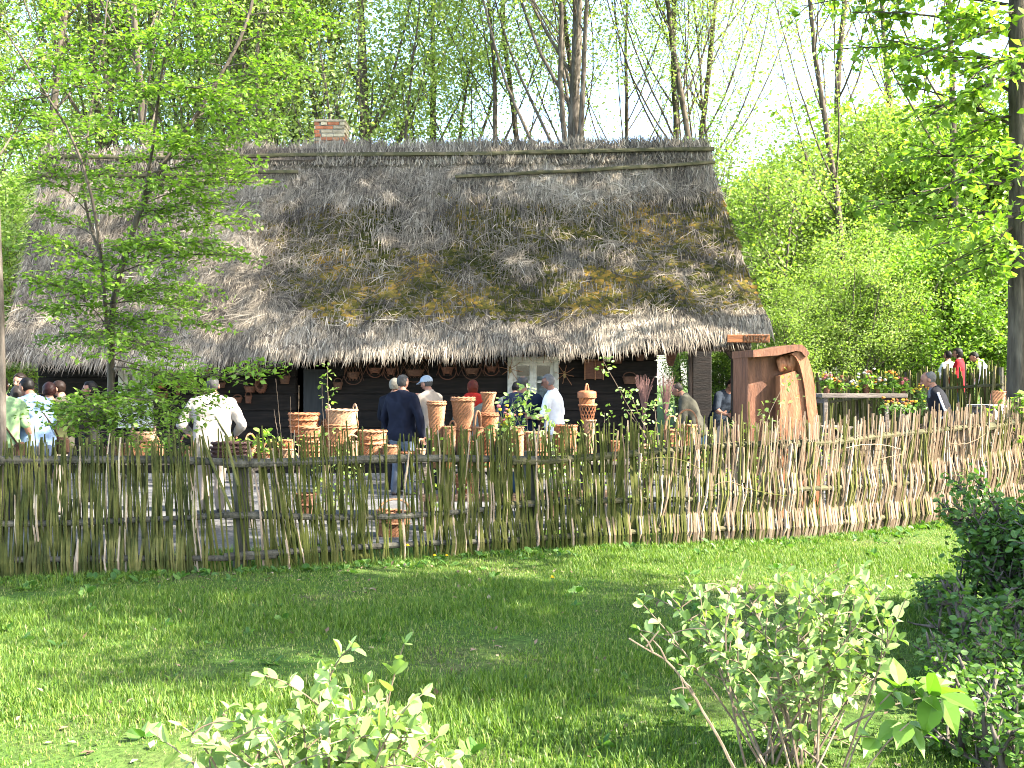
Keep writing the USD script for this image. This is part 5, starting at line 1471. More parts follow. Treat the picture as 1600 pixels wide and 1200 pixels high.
PEOPLE = [
    ('broad person in a cream jacket seen from behind, grey hair partly behind leaves', 331, 13.5, 8, dict(h=1.70, hair='short', hair_col='hair_grey', top='jacket_cream', top_kind='jacket', sleeve='long', bottom='trousers_light', build=1.22, lean=6,
        arms=(((-0.085, -0.02, -0.16), (-0.05, 0.13, -0.21)), ((0.085, -0.02, -0.16), (0.03, 0.12, -0.22))), extra=strap_bag('top_olive', 1))),
    ('person with white hair and dark top standing left of the navy-jacketed person', 616, 16.4, -25, dict(h=1.69, hair='full', hair_col='hair_white', top='navy_knit', top_kind='sweater', sleeve='long', bottom='trousers_dark', build=1.05, arms=FRONT)),
    ('person in a navy jacket and grey jeans with greying hair seen from behind', 628, 15.6, -35, dict(h=1.74, hair='short', hair_col='hair_grey', top='navy', top_kind='jacket', sleeve='long', bottom='jeans_grey', build=1.14, arms=(((-0.07, 0.0, -0.17), (-0.08, 0.07, -0.30)), ((0.07, 0.0, -0.17), (0.05, 0.05, -0.31))), stride=0.05)),
    ('person in a pale cap and beige checked shirt reaching out towards the wall', 678, 16.3, 58, dict(h=1.74, head=(0, -8), hair='short', hair_col='hair_grey', top='beige_check', top_kind='jacket', sleeve='short', bottom='trousers_dark', build=1.08, lean=8,
        arms=(((-0.05, 0.11, -0.10), (-0.02, 0.22, -0.19)), ((0.03, 0.16, 0.02), (0.01, 0.31, 0.045))), extra=cap)),
    ('person with bright red hair and a red scarf over a grey blouse', 739, 16.2, 10, dict(h=1.66, hair='bob', hair_col='hair_red', top='grey_blouse', top_kind='sweater', sleeve='long', bottom='trousers_dark', build=1.04, arms=HOLD, extra=scarf)),
    ('person in a grey shirt bending forward below the window, head hidden', 792, 16.9, -30, dict(h=1.72, hair='short', hair_col='hair_dark', top='shirt_grey', top_kind='shirt', sleeve='short', bottom='trousers_dark', build=1.05, lean=24, head=(0, -10), arms=HOLD)),
    ('person in a navy T-shirt with thinning hair, back turned, before the window', 817, 15.8, 5, dict(h=1.73, hair='ring', hair_col='hair_grey', top='navy_tee', top_kind='tee', sleeve='short', bottom='jeans_dark', build=1.16, arms=(((-0.06, 0.0, -0.17), (-0.02, 0.12, -0.24)), ((0.075, 0.0, -0.16), (0.05, 0.12, -0.22))), skin='skin_tan')),
    ('person in a white short-sleeved shirt and beige trousers with glasses, looking left', 868, 15.8, 74, dict(h=1.76, head=(0, -10), hair='short', hair_col='hair_silver', top='top_white', top_kind='shirt', sleeve='short', bottom='trousers_beige', build=1.22, skin='skin_tan', lean=5,
        arms=(((-0.03, 0.05, -0.17), (0.0, 0.17, -0.16)), ((0.03, -0.03, -0.175), (0.02, 0.03, -0.32))), extra=white_shirt)),
    ('person in a light blue shirt with dark hair bending left at the far-left stall', 62, 12.6, 62, dict(h=1.72, head=(0, -16), hair='short', hair_col='hair_dark', top='shirt_blue', top_kind='shirt', sleeve='short', bottom='jeans', build=1.12, lean=14, skin='skin_tan', arms=HOLD, extra=strap_bag('leather', 1))),
    ('person with grey hair in a striped top partly hidden by the light blue shirt', 28, 12.9, 30, dict(h=1.58, hair='full', hair_col='hair_mouse', top='shirt_stripe', top_kind='tee', sleeve='short', bottom='jeans_dark', build=1.05, arms=HOLD, extra=stripes)),
    ('person in a lime green top cut by the left edge, carrying a handbag', 0, 12.3, 10, dict(h=1.70, hair='bob', hair_col='hair_brown', top='shirt_lime', top_kind='tee', sleeve='short', bottom='trousers_dark', build=1.15, arms=(((-0.06, 0.0, -0.17), (-0.02, 0.12, -0.2)), ((0.045, 0.02, -0.17), (0.05, 0.12, -0.24))), extra=strap_bag('leather', 1))),
    ('person with brown hair standing behind the dark-haired person in light blue', 33, 14.0, 170, dict(h=1.74, hair='full', hair_col='hair_brown', top='jacket_black', top_kind='jacket', sleeve='long', bottom='trousers_dark', arms=HANG)),
    ('person with auburn hair in an olive green top seen from behind', 80, 13.2, 35, dict(h=1.63, hair='full', hair_col='hair_auburn', top='top_olive', top_kind='sweater', sleeve='long', bottom='trousers_light', build=1.08, lean=8, arms=HOLD)),
    ('person with brown hair and glasses in a dark coat facing left beside the young maple', 98, 14.2, 85, dict(h=1.66, head=(0, -14), hair='short', hair_col='hair_brown', top='khaki', top_kind='jacket', sleeve='long', bottom='trousers_dark', arms=HOLD, extra=None)),
    ('person in dark clothes half hidden by the leaves of the young maple', 143, 14.8, 110, dict(h=1.64, hair='bob', hair_col='hair_dark', top='jacket_black', top_kind='jacket', sleeve='long', bottom='trousers_dark', arms=HOLD)),
    ('person in a khaki jacket and blue jeans bending to the left under the porch', 1092, 16.9, 70, dict(h=1.72, head=(0, -22), hair='ring', hair_col='hair_mouse', top='khaki', top_kind='jacket', sleeve='long', bottom='jeans_dark', lean=24, skin='skin_tan', arms=HOLD, build=1.1)),
    ('person in a dark slate T-shirt with a pale print bending inside the porch', 1120, 19.4, 215, dict(h=1.78, head=(0, -20), hair='short', hair_col='hair_brown', top='tee_slate', top_kind='tee', sleeve='short', bottom='trousers_dark', lean=26, arms=(((-0.06, 0.08, -0.14), (0.0, 0.14, -0.05)), ((0.05, 0.05, -0.15), (0.0, 0.16, -0.16))), extra=shirt_print)),
    ('person in a black and grey tracksuit top walking left behind the fence', 1478, 13.6, 72, dict(h=1.66, head=(0, -12), hair='ring', hair_col='hair_silver', top='track_black', top_kind='jacket', sleeve='long', bottom='trousers_dark', lean=14, build=1.12, arms=(((-0.05, -0.04, -0.16), (-0.02, 0.08, -0.22)), ((0.05, -0.06, -0.155), (0.03, 0.02, -0.25))), extra=track, stride=0.1, lift=0.04)),
    ('person in a white top behind the far wattle fence, left of the red jacket', 1482, 22.6, 30, dict(h=1.64, hair='short', hair_col='hair_dark', top='top_white', top_kind='tee', sleeve='short', bottom='jeans', arms=HOLD)),
    ('person in a bright red jacket with dark hair behind the far wattle fence', 1499, 22.2, 60, dict(h=1.68, head=(0, -5), hair='bob', hair_col='hair_dark', top='red_jacket', top_kind='jacket', sleeve='long', bottom='jeans', arms=HOLD)),
    ('person in white and pink stooping behind the far wattle fence near the big trunk', 1545, 22.4, 65, dict(h=1.68, head=(0, -25), hair='short', hair_col='hair_dark', top='top_white', top_kind='jacket', sleeve='long', bottom='pink', lean=18, arms=HOLD)),
]
for lab, px, d, face, kw in PEOPLE:
    person(lab, px2x(px, d), d, face, **kw)
# ------------------------------------------------------------------ wicker and the stalls
from shapely.geometry import Polygon
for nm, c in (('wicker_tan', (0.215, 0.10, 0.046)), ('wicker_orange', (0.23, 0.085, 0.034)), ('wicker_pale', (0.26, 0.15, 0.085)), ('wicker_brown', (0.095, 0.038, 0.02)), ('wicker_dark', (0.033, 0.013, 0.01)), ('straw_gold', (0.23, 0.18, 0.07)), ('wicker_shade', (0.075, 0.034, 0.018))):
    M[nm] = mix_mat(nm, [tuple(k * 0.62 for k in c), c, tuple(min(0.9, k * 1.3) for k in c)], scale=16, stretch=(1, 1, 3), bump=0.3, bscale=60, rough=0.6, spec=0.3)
M['plank'] = mix_mat('grey_plank', [(0.055, 0.046, 0.037), (0.12, 0.10, 0.082), (0.19, 0.16, 0.135)], scale=4, stretch=(0.6, 6, 6), bump=0.4, bscale=20, rough=0.85)
M['plank_dark'] = mix_mat('dark_plank', [(0.035, 0.022, 0.015), (0.085, 0.05, 0.032), (0.13, 0.08, 0.05)], scale=4, stretch=(0.6, 6, 6), bump=0.4, bscale=20, rough=0.85)
M['cloth_grey'] = mix_mat('grey_table_cloth', [(0.22, 0.22, 0.21), (0.33, 0.33, 0.31)], scale=6)
M['cloth_white'] = mix_mat('white_table_cloth', [(0.68, 0.67, 0.64), (0.78, 0.77, 0.75)], scale=6)
M['carved_sunlit'] = mix_mat('sunlit_carved_wood', [(0.13, 0.045, 0.017), (0.22, 0.085, 0.036), (0.30, 0.13, 0.06)], scale=5, stretch=(4, 4, 0.7), bump=0.35, bscale=24, rough=0.55, spec=0.35)  # carved wood made lighter: sun on the hood front put into the colour
M['carved_wood'] = mix_mat('carved_wood', [(0.055, 0.02, 0.009), (0.11, 0.042, 0.018), (0.17, 0.07, 0.034)], scale=5, stretch=(4, 4, 0.7), bump=0.35, bscale=24, rough=0.6, spec=0.35)
for nm, c in (('petal_yellow', (0.5, 0.36, 0.02)), ('petal_orange', (0.36, 0.12, 0.012)), ('petal_pink', (0.4, 0.11, 0.11)), ('petal_white', (0.36, 0.33, 0.28)), ('petal_rust', (0.13, 0.045, 0.018))):
    M[nm] = mix_mat(nm, [tuple(k * 0.75 for k in c), c], scale=30)
GW = 'wicker baskets for sale behind the fence'


def woven(prof, stake=0.045, row=0.024, amp=0.0075, base=True, oval=1.0):
    """A wall woven over and under its stakes, from a profile of (radius, height)."""
    prof = resample(np.array(prof, float), row)
    rm = max(0.03, prof[:, 0].max())
    n = int(np.clip(2 * round(math.pi * rm / stake), 10, 44)) * 2
    a = np.arange(n) * 2 * np.pi / n
    i = np.arange(len(prof))
    ph = np.where(np.arange(n) % 2 == 0, 1.0, -1.0)[None, :] * np.where(i % 2 == 0, 1.0, -1.0)[:, None]
    r = prof[:, 0:1] + amp * ph + 0.002 * R.normal(size=(len(prof), n))
    v = np.stack([r * np.cos(a), oval * r * np.sin(a), np.repeat(prof[:, 1:2], n, 1)], -1).reshape(-1, 3)
    ii, jj = np.meshgrid(np.arange(len(prof) - 1), np.arange(n), indexing='ij')
    q = np.stack([ii * n + jj, ii * n + (jj + 1) % n, (ii + 1) * n + (jj + 1) % n, (ii + 1) * n + jj], -1).reshape(-1, 4)
    f = np.vstack([q[:, [0, 1, 2]], q[:, [0, 2, 3]]])
    if base:
        v = np.vstack([v, [0, 0, prof[0, 1] + 0.004]])
        k = np.arange(n)
        f = np.vstack([f, np.stack([np.full(n, len(v) - 1), (k + 1) % n, k], 1)])
    return v, f


def ring(r, z, t=0.011, oval=1.0, n=28, braid=True):
    a = np.linspace(0, 2 * np.pi, n + 1)
    m = []
    for ph in ((0, math.pi) if braid else (0,)):
        w = 7
        rr = r + (t * 0.7 * np.cos(w * a + ph) if braid else 0)
        zz = z + (t * 0.7 * np.sin(w * a + ph) if braid else 0)
        m.append(tube(np.stack([rr * np.cos(a), oval * rr * np.sin(a), zz + 0 * a], 1), t, 5, caps=False))
    return join(m)


def hoop(r, z, h, t=0.011, ang=0.0, n=14):
    a = np.linspace(0, np.pi, n)
    x = r * np.cos(a); zz = z + h * np.sin(a) ** 0.8
    p = np.stack([x * math.cos(ang), x * math.sin(ang), zz], 1)
    return join([tube(p, t, 6), tube(p + np.array([0.006 * math.sin(ang), 0.012, 0.004]), t * 0.8, 5)])


def ear(r, z, ang, s=0.06, t=0.010):
    a = np.linspace(0, np.pi, 9)
    c = np.array([math.cos(ang), math.sin(ang), 0]); d = np.array([-math.sin(ang), math.cos(ang), 0])
    p = c * r + d * (s * 0.6 * np.cos(a))[:, None] + np.array([0, 0, 1.0]) * (z + s * np.sin(a))[:, None]
    return tube(p, t, 6)


def basket(label, px, y_top, y_bot, d, w_top, w_bot, mat='wicker_tan', mid=None, handle=None, ears=0, bands=(), name='wicker_basket', cat='basket', rim=True, oval=1.0, group=None, tilt=0.0, lid=False, loose=False):
    """A basket that fills these pixels at this distance; widths in pixels."""
    s = d / F
    b = at(px, y_bot, d)
    h, rt, rb = (y_bot - y_top) * s, w_top * s / 2, w_bot * s / 2
    prof = [(rb, 0)] + ([(mid[1] * s / 2, h * mid[0])] if mid else []) + [(rt, h)]
    if mid and len(prof) == 3:
        t = np.linspace(0, 1, 9)
        prof = np.stack([np.interp(t, [0, mid[0], 1], [rb, mid[1] * s / 2, rt]), t * h], 1)
        prof[1:-1, 0] = (prof[:-2, 0] + prof[1:-1, 0] * 2 + prof[2:, 0]) / 4
    th = thing(name, label, cat, b, float(R.uniform(0, 40)), group)
    if tilt:
        th.GetAttribute('xformOp:rotateZ').Set(0.0)
        UsdGeom.Xformable(th).AddRotateYOp().Set(tilt)
    if loose:
        st, n_ = [], 14
        for k in range(n_):
            for sg in (-1, 1):
                a0 = 2 * np.pi * k / n_
                aa = a0 + sg * np.linspace(0, 0.9, 5)
                rr = np.interp(np.linspace(0, h, 5), [q[1] for q in prof], [q[0] for q in prof])
                st.append(tube(np.stack([rr * np.cos(aa), rr * np.sin(aa), np.linspace(0, h, 5)], 1), 0.0055, 4))
        put('open_weave', join(st), M[mat], th)
    else:
        put('weave', woven(prof, oval=oval), M[mat], th)
    if rim:
        put('rim', ring(rt, h, max(0.007, 0.028 * rt + 0.006), oval), M[mat], th, smooth=True)
    for k in bands:
        r_ = float(np.interp(k * h, [q[1] for q in prof], [q[0] for q in prof]))
        put('band', ring(r_ + 0.008, k * h, 0.009, oval), M[mat], th, smooth=True)
    if lid:
        put('lid', woven([(rt * 1.12, h - 0.02), (rt * 1.12, h + 0.05), (rt * 0.8, h + 0.065), (0.01, h + 0.07)], base=False), M[mat], th, smooth=True)
    if handle:
        put('handle', hoop(rt * handle[1] if len(handle) > 1 else rt, h, handle[0] * s, 0.011, R.uniform(-0.3, 0.6)), M[mat], th, smooth=True)
    for k in range(ears):
        put('ear_handle', ear(rt, h, math.radians(20) + math.pi * k, 0.07), M[mat], th, smooth=True)
    return th


def table(label, px0, px1, d, depth, top_y, mat='plank', cloth=None, name='market_table', thick=0.035, n_board=4):
    x0, x1 = px2x(px0, d), px2x(px1, d)
    zt = EYE - (top_y - 600) * d / F
    g = float(gz((x0 + x1) / 2, d))
    th = thing(name, label, 'table' if 'table' in name else 'bench', ((x0 + x1) / 2, d + depth / 2, g))
    w, zt = x1 - x0, zt - g
    for k in range(n_board):
        bw = depth / n_board
        put('board', box(0, -depth / 2 + bw * (k + 0.5), zt - thick / 2 + R.uniform(-0.003, 0.003), w + R.uniform(-0.02, 0.03), bw - 0.008, thick, bevel=0.005), M[mat], th)
    for sx in (-1, 1):
        for sy in (-1, 1):
            put('leg', box(sx * (w / 2 - 0.08), sy * (depth / 2 - 0.06), (zt - thick) / 2 - 0.01, 0.06, 0.06, zt - thick + 0.02, bevel=0.006), M[mat], th)
        put('cross_bar', box(sx * (w / 2 - 0.08), 0, zt - thick - 0.05, 0.04, depth - 0.19, 0.07, bevel=0.005), M[mat], th)
    if cloth:
        k = np.linspace(0, 1, 60)
        xx = -w / 2 - 0.01 + (w + 0.02) * k
        wav = 0.02 * np.sin(k * 55) + 0.01 * np.sin(k * 23)
        lo = zt * 0.35
        rowsv = [np.stack([xx, 0 * k + depth / 2 + 0.01, 0 * k + zt + 0.006], 1), np.stack([xx, 0 * k - depth / 2 - 0.012, 0 * k + zt + 0.006], 1), np.stack([xx, -depth / 2 - 0.03 + wav, 0 * k + (zt + lo) / 2], 1), np.stack([xx, -depth / 2 - 0.035 + 1.5 * wav, 0 * k + lo], 1)]
        v = np.stack(rowsv, 1).reshape(-1, 3)
        c = put('table_cloth', (v, grid_faces(60, 4)), M[cloth], None, smooth=True, label='pale cloth hanging over the ' + label, cat='cloth')
        UsdGeom.Xformable(c).AddTranslateOp().Set(Gf.Vec3d((x0 + x1) / 2, d + depth / 2, g))
    return th


table('weathered plank table under the stacked baskets behind the middle of the fence', 400, 668, 12.75, 0.75, 719)
table('plank table crowded with tall wicker vases behind the fence', 684, 905, 12.7, 0.7, 733)
table('plank table at the left with wrapped baskets, beside the young maple', 20, 400, 12.0, 0.7, 722)
table('plank table under the lidded basket, before the dark wall', 905, 1105, 12.9, 0.6, 722)
table('low plank bench behind the fence left of the middle post', 655, 852, 11.75, 0.28, 775, 'plank_dark', name='plank_bench', thick=0.06, n_board=2)
table('low dark bench behind the fence right of the middle post', 856, 955, 11.95, 0.28, 769, 'plank_dark', name='plank_bench', thick=0.06, n_board=2)
TA, TB, TL, TC = 12.98, 12.95, 12.3, 13.1
zy = lambda z, d: 600 + (EYE - z) * F / d
A = 719 - 1.5
B_ = lambda px: None
# stacks on the middle table: a nested pot rises from the one below
basket('lowest of the nested tan pots on the plank table, left stack', 487, 690, 717, TA, 42, 34, 'wicker_tan', bands=(0.5,), ears=1)
basket('middle of the nested tan pots, showing its rim right of the top one', 483, 668, 694, TA, 44, 36, 'wicker_tan', bands=(0.5,), ears=1)
basket('top pot of the nested left stack, wide reddish rim', 475, 647, 676, TA, 46, 40, 'wicker_orange', bands=(0.35, 0.7))
basket('lower of two tall tubs nested together, with ribbed wall', 533, 664, 717, TA + 0.05, 50, 42, 'wicker_tan', bands=(0.93, 0.4), ears=2)
basket('upper tall tub with two ear handles standing in another tub', 534, 641, 690, TA + 0.05, 48, 42, 'wicker_pale', bands=(0.5,), ears=2)
basket('bottom pale tub of the stack right of the tall tubs', 582, 692, 717, TA, 40, 34, 'wicker_pale')
basket('third basket from the bottom of the stack right of the tall tubs', 581, 683, 708, TA, 43, 37, 'wicker_orange', bands=(0.6,))
basket('uppermost bowl of the stack right of the tall tubs, thick rolled rim', 581, 674, 696, TA, 45, 38, 'wicker_tan', bands=(0.5,))
basket('small pale basket with a loop handle in front of the tall tubs', 550, 690, 717, TA - 0.18, 20, 17, 'wicker_pale', handle=(10,))
basket('small tan flat basket between the round stack and the navy jacket', 611, 697, 717, TA - 0.15, 26, 22, 'wicker_tan')
basket('low tray on the right end of the plank table', 640, 707, 717, TA - 0.1, 34, 32, 'wicker_orange')
basket('little basket with a thin loop handle on the right end of the plank table', 657, 702, 717, TA - 0.2, 14, 11, 'wicker_pale', handle=(16,))
basket('reddish basket with small handle at the left end of the plank table', 424, 702, 717, TA - 0.15, 26, 22, 'wicker_orange', handle=(12,))
basket('pile-topping pale round basket left of the nested pots', 450, 702, 717, TA - 0.2, 22, 19, 'wicker_pale')
basket('small reddish knotted basket on top of the pale one, left of the nested pots', 449, 688, 702, TA - 0.2, 20, 15, 'wicker_orange', mid=(0.5, 22))
# vases
V = dict(name='wicker_vase', cat='vase')
vy = 731.5
basket('narrow tall cone vase in front of the checked shirt', 682, 628, vy, TB - 0.1, 28, 9, 'wicker_tan', bands=(0.97,), **V)
basket('wide tall cone vase left of the hourglass vase', 724, 622, vy, TB, 36, 14, 'wicker_tan', bands=(0.97, 0.55), **V)
basket('wide orange bowl under the hourglass vase', 763, 646, 700, TB, 30, 17, 'wicker_orange', mid=(0.75, 30), bands=(0.95,))
basket('tall dark stand under the wide orange bowl', 763, 700, vy, TB, 17, 22, 'wicker_orange', **V)
basket('hourglass wicker vase standing in the wide bowl', 763, 614, 647, TB, 23, 22, 'wicker_tan', mid=(0.5, 15), **V)
basket('short pot with a rolled rim left of the wide cone vase', 702, 667, 698, TB - 0.15, 20, 18, 'wicker_tan', ears=1)
basket('slim ribbed stand under the short rolled-rim pot', 702, 698, vy, TB - 0.15, 13, 18, 'wicker_orange', **V)
basket('reddish ribbed stand right of the wide cone vase', 741, 690, vy, TB - 0.2, 17, 20, 'wicker_orange', bands=(0.9,), **V)
basket('thin-handled basket between the cone vase and the orange bowl', 747, 668, 690, TB - 0.2, 15, 13, 'wicker_tan', handle=(26, 0.8))
basket('rimmed tan basket left of the leafy sapling, before the navy T-shirt', 808, 668, vy, TB - 0.1, 20, 18, 'wicker_tan', bands=(0.85,))
basket('broad bright basket behind the leafy sapling', 838, 676, vy, TB + 0.1, 40, 34, 'wicker_tan', bands=(0.5, 0.9))
basket('wide low basket below the beige trousers', 884, 665, 700, TB + 0.15, 36, 30, 'wicker_orange', bands=(0.7,))
basket('plain tub that carries the wide low basket below the beige trousers', 884, 700, vy, TB + 0.15, 32, 30, 'wicker_brown')
# the lidded basket on its stack
basket('flared funnel vase at the bottom of the lidded basket stack', 921, 657, 720.5, TC, 20, 12, 'wicker_pale', mid=(0.55, 11), **V)
basket('open-work basket under the lidded basket', 918, 633, 657, TC, 27, 18, 'wicker_orange', loose=True)
basket('orange lidded basket with a tall hoop handle against the dark wall', 917, 619, 633, TC, 25, 22, 'wicker_orange', lid=True, handle=(19, 0.32))
basket('wicker basket with a broad hoop handle right of the brooms', 1074, 664, 720, TC + 0.1, 30, 26, 'wicker_tan', handle=(24,))
basket('basket with a low hoop handle between the brooms and the khaki jacket', 1050, 672, 720, TC - 0.1, 24, 20, 'wicker_tan', handle=(22,))
basket('tan bowl by the brooms with a paler lump inside', 1003, 695, 720, TC - 0.12, 26, 20, 'wicker_pale')
basket('small reddish cone basket left of the brooms', 962, 690, 720, TC - 0.1, 15, 10, 'wicker_orange')
basket('low tan tray at the right end of the table under the porch', 1090, 708, 720, TC - 0.1, 24, 20, 'wicker_tan')
# left table
for px, yt, lab in ((208, 693, 'left'), (225, 690, 'middle'), (241, 695, 'right')):
    basket('%s basket of the wrapped pile on the left plank table' % lab, px, yt, 720.5, TL, 24, 20, 'wicker_tan', mid=(0.6, 27), handle=(14, 0.6))
basket('striped tan basket topping the wrapped pile at the left', 224, 676, 690, TL, 34, 26, 'wicker_pale', mid=(0.5, 37), ears=2)
basket('dark tan crate basket left of the wrapped pile', 180, 700, 720.5, TL, 34, 30, 'wicker_brown')
basket('basket with thin loop handle left of the cream jacket', 292, 700, 720.5, TL, 20, 17, 'wicker_brown', handle=(20,))
for k, (y0, y1) in enumerate(((712, 720.5), (705, 713), (699, 706), (692, 700))):
    basket(['lowest', 'second lowest', 'third lowest', 'top'][k] + ' of the dark brown flat trays stacked before the cream jacket', 360 + (k % 2) * 3 - 1, y0, y1, TL, 58 + 2 * (k % 2), 52, 'wicker_dark', name='wicker_tray', cat='tray', oval=0.6)
basket('reddish basket with hoop handle right of the dark tray stack', 391, 692, 720.5, TL + 0.1, 18, 15, 'wicker_tan', handle=(14,))
# on the ground
def on_ground(label, px, py_b, w, h, mat, handle=None, tilt=0.0):
    d = EYE * F / (py_b - 600)
    basket(label, px, py_b - h, py_b, d, w, w * 0.8, mat, handle=handle, bands=(0.6,), tilt=tilt)
on_ground('tan basket with a hoop handle on the ground just behind the fence', 612, 838, 52, 38, 'wicker_tan', (20,), 6)
on_ground('reddish basket on the gravel under the vase table', 728, 772, 34, 30, 'wicker_orange')
on_ground('brown basket on the gravel behind the left of the fence', 478, 812, 30, 40, 'wicker_brown')

# -------- things hung on the log wall
HY = WY - 0.10


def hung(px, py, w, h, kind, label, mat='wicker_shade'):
    s = HY / F
    c = at(px, py, HY)
    w, h = w * s, h * s
    th = thing({'pot': 'hanging_basket', 'round': 'hanging_basket', 'cone': 'hanging_basket', 'lattice': 'lattice_basket', 'drop': 'lattice_basket', 'boat': 'hanging_basket'}[kind], label, 'basket', c)
    if kind == 'pot':
        put('weave', woven([(w * 0.36, -h / 2), (w / 2, h * 0.1)], oval=0.6), M[mat], th, smooth=True)
        put('rim', ring(w / 2, h * 0.1, 0.009, 0.6), M[mat], th, smooth=True)
        put('handle', hoop(w * 0.45, h * 0.1, h * 0.4, 0.008), M[mat], th, smooth=True)
    elif kind == 'cone':
        put('weave', woven([(w * 0.15, -h / 2), (w / 2, h / 2)], oval=0.6), M[mat], th, smooth=True)
        put('rim', ring(w / 2, h / 2, 0.008, 0.6), M[mat], th, smooth=True)
    elif kind == 'round':
        v, f_ = woven([(w * 0.24, 0.0), (w * 0.5, 0.05), (w * 0.42, 0.12), (w * 0.2, 0.13)])
        put('weave', (np.stack([v[:, 0], -v[:, 2] + 0.06, v[:, 1] * h / w], 1), f_[:, ::-1]), M[mat], th, smooth=True)
        v, f_ = ring(w * 0.36, 0, 0.011)
        put('handle', (np.stack([v[:, 0], v[:, 2] - 0.08, v[:, 1] * h / w + 0.03], 1), f_), M[mat], th, smooth=True)
    else:
        a = np.linspace(0, 2 * np.pi, 26)
        if kind == 'boat':
            fx, fz = w / 2 * np.sin(a), h / 2 * np.cos(a)
        else:
            fx = w / 2 * np.sin(a) * (1 - 0.45 * np.cos(a)); fz = h / 2 * np.cos(a) - 0.0 * a
            fx = np.where(np.abs(fx) < 1e-3, 0, fx)
        put('frame', tube(np.stack([fx, 0.015 * np.sin(3 * a), fz], 1), 0.008, 6), M[mat], th, smooth=True)
        st = []
        for k in np.linspace(-0.8, 0.8, 5 if kind == 'lattice' else 3):
            for sg in (-1, 1):
                p0 = np.array([k * w * 0.5 - sg * w * 0.25, 0.0, h * 0.36]); p1 = np.array([k * w * 0.5 + sg * w * 0.25, -0.02, -h * 0.36])
                st.append(tube(bez(p0, (p0 + p1) / 2 + [0, -0.05, 0], p1, 5), 0.005, 4))
        put('lattice', join(st), M[mat], th)
        put('pocket', woven([(w * 0.24, -h * 0.3), (w * 0.38, -h * 0.08)], oval=0.5), M[mat], th, smooth=True)


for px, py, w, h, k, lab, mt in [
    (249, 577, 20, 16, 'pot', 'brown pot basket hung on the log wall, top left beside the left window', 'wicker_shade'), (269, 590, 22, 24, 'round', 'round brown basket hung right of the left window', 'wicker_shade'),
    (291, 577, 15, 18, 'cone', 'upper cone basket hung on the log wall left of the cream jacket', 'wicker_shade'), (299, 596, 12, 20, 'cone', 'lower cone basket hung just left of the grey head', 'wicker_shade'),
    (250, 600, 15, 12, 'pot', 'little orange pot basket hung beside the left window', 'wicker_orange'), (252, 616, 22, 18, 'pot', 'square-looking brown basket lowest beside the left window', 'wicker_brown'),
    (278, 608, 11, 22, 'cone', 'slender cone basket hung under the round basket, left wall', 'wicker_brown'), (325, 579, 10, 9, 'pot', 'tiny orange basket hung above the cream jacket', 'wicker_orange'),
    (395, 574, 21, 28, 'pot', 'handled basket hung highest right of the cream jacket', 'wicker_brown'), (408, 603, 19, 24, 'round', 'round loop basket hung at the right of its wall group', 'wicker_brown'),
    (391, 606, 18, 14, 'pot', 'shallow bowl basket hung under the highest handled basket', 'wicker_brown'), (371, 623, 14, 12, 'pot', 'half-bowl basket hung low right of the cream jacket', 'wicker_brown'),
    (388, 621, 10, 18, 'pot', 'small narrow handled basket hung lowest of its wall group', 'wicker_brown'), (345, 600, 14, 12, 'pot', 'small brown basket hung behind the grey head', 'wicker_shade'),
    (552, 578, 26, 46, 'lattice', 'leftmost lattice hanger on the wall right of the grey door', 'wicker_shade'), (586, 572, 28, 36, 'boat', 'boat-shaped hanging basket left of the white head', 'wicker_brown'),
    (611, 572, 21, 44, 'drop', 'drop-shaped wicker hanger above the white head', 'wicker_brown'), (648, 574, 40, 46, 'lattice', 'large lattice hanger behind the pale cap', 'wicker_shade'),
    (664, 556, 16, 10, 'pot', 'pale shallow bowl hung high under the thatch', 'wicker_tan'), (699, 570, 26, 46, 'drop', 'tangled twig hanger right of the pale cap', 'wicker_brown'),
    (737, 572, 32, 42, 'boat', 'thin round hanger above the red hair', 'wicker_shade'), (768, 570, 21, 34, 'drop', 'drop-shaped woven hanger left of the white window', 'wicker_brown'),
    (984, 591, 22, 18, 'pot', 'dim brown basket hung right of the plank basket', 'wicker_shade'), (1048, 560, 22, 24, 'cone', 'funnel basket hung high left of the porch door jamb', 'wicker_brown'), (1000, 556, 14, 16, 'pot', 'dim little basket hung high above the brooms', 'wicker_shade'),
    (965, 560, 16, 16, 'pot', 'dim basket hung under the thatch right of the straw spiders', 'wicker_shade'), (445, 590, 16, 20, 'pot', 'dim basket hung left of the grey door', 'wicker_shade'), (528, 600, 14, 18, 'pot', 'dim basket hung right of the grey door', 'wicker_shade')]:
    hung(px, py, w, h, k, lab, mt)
# the flat board basket
c = at(928, 578, HY)
pb = thing('board_basket', 'flat reddish-brown plank basket with pale edge strips on the wall right of the window', 'basket', c)
put('panel', box(0, 0, 0, 0.30, 0.06, 0.30, bevel=0.01), M['wicker_brown'], pb)
for dx in (-0.155, 0.02, 0.155):
    put('strip', box(dx, -0.04, 0, 0.02, 0.02, 0.34, bevel=0.005), M['wicker_tan'], pb)
put('strip', box(-0.06, -0.042, 0.165, 0.24, 0.02, 0.02, bevel=0.005), M['wicker_tan'], pb)
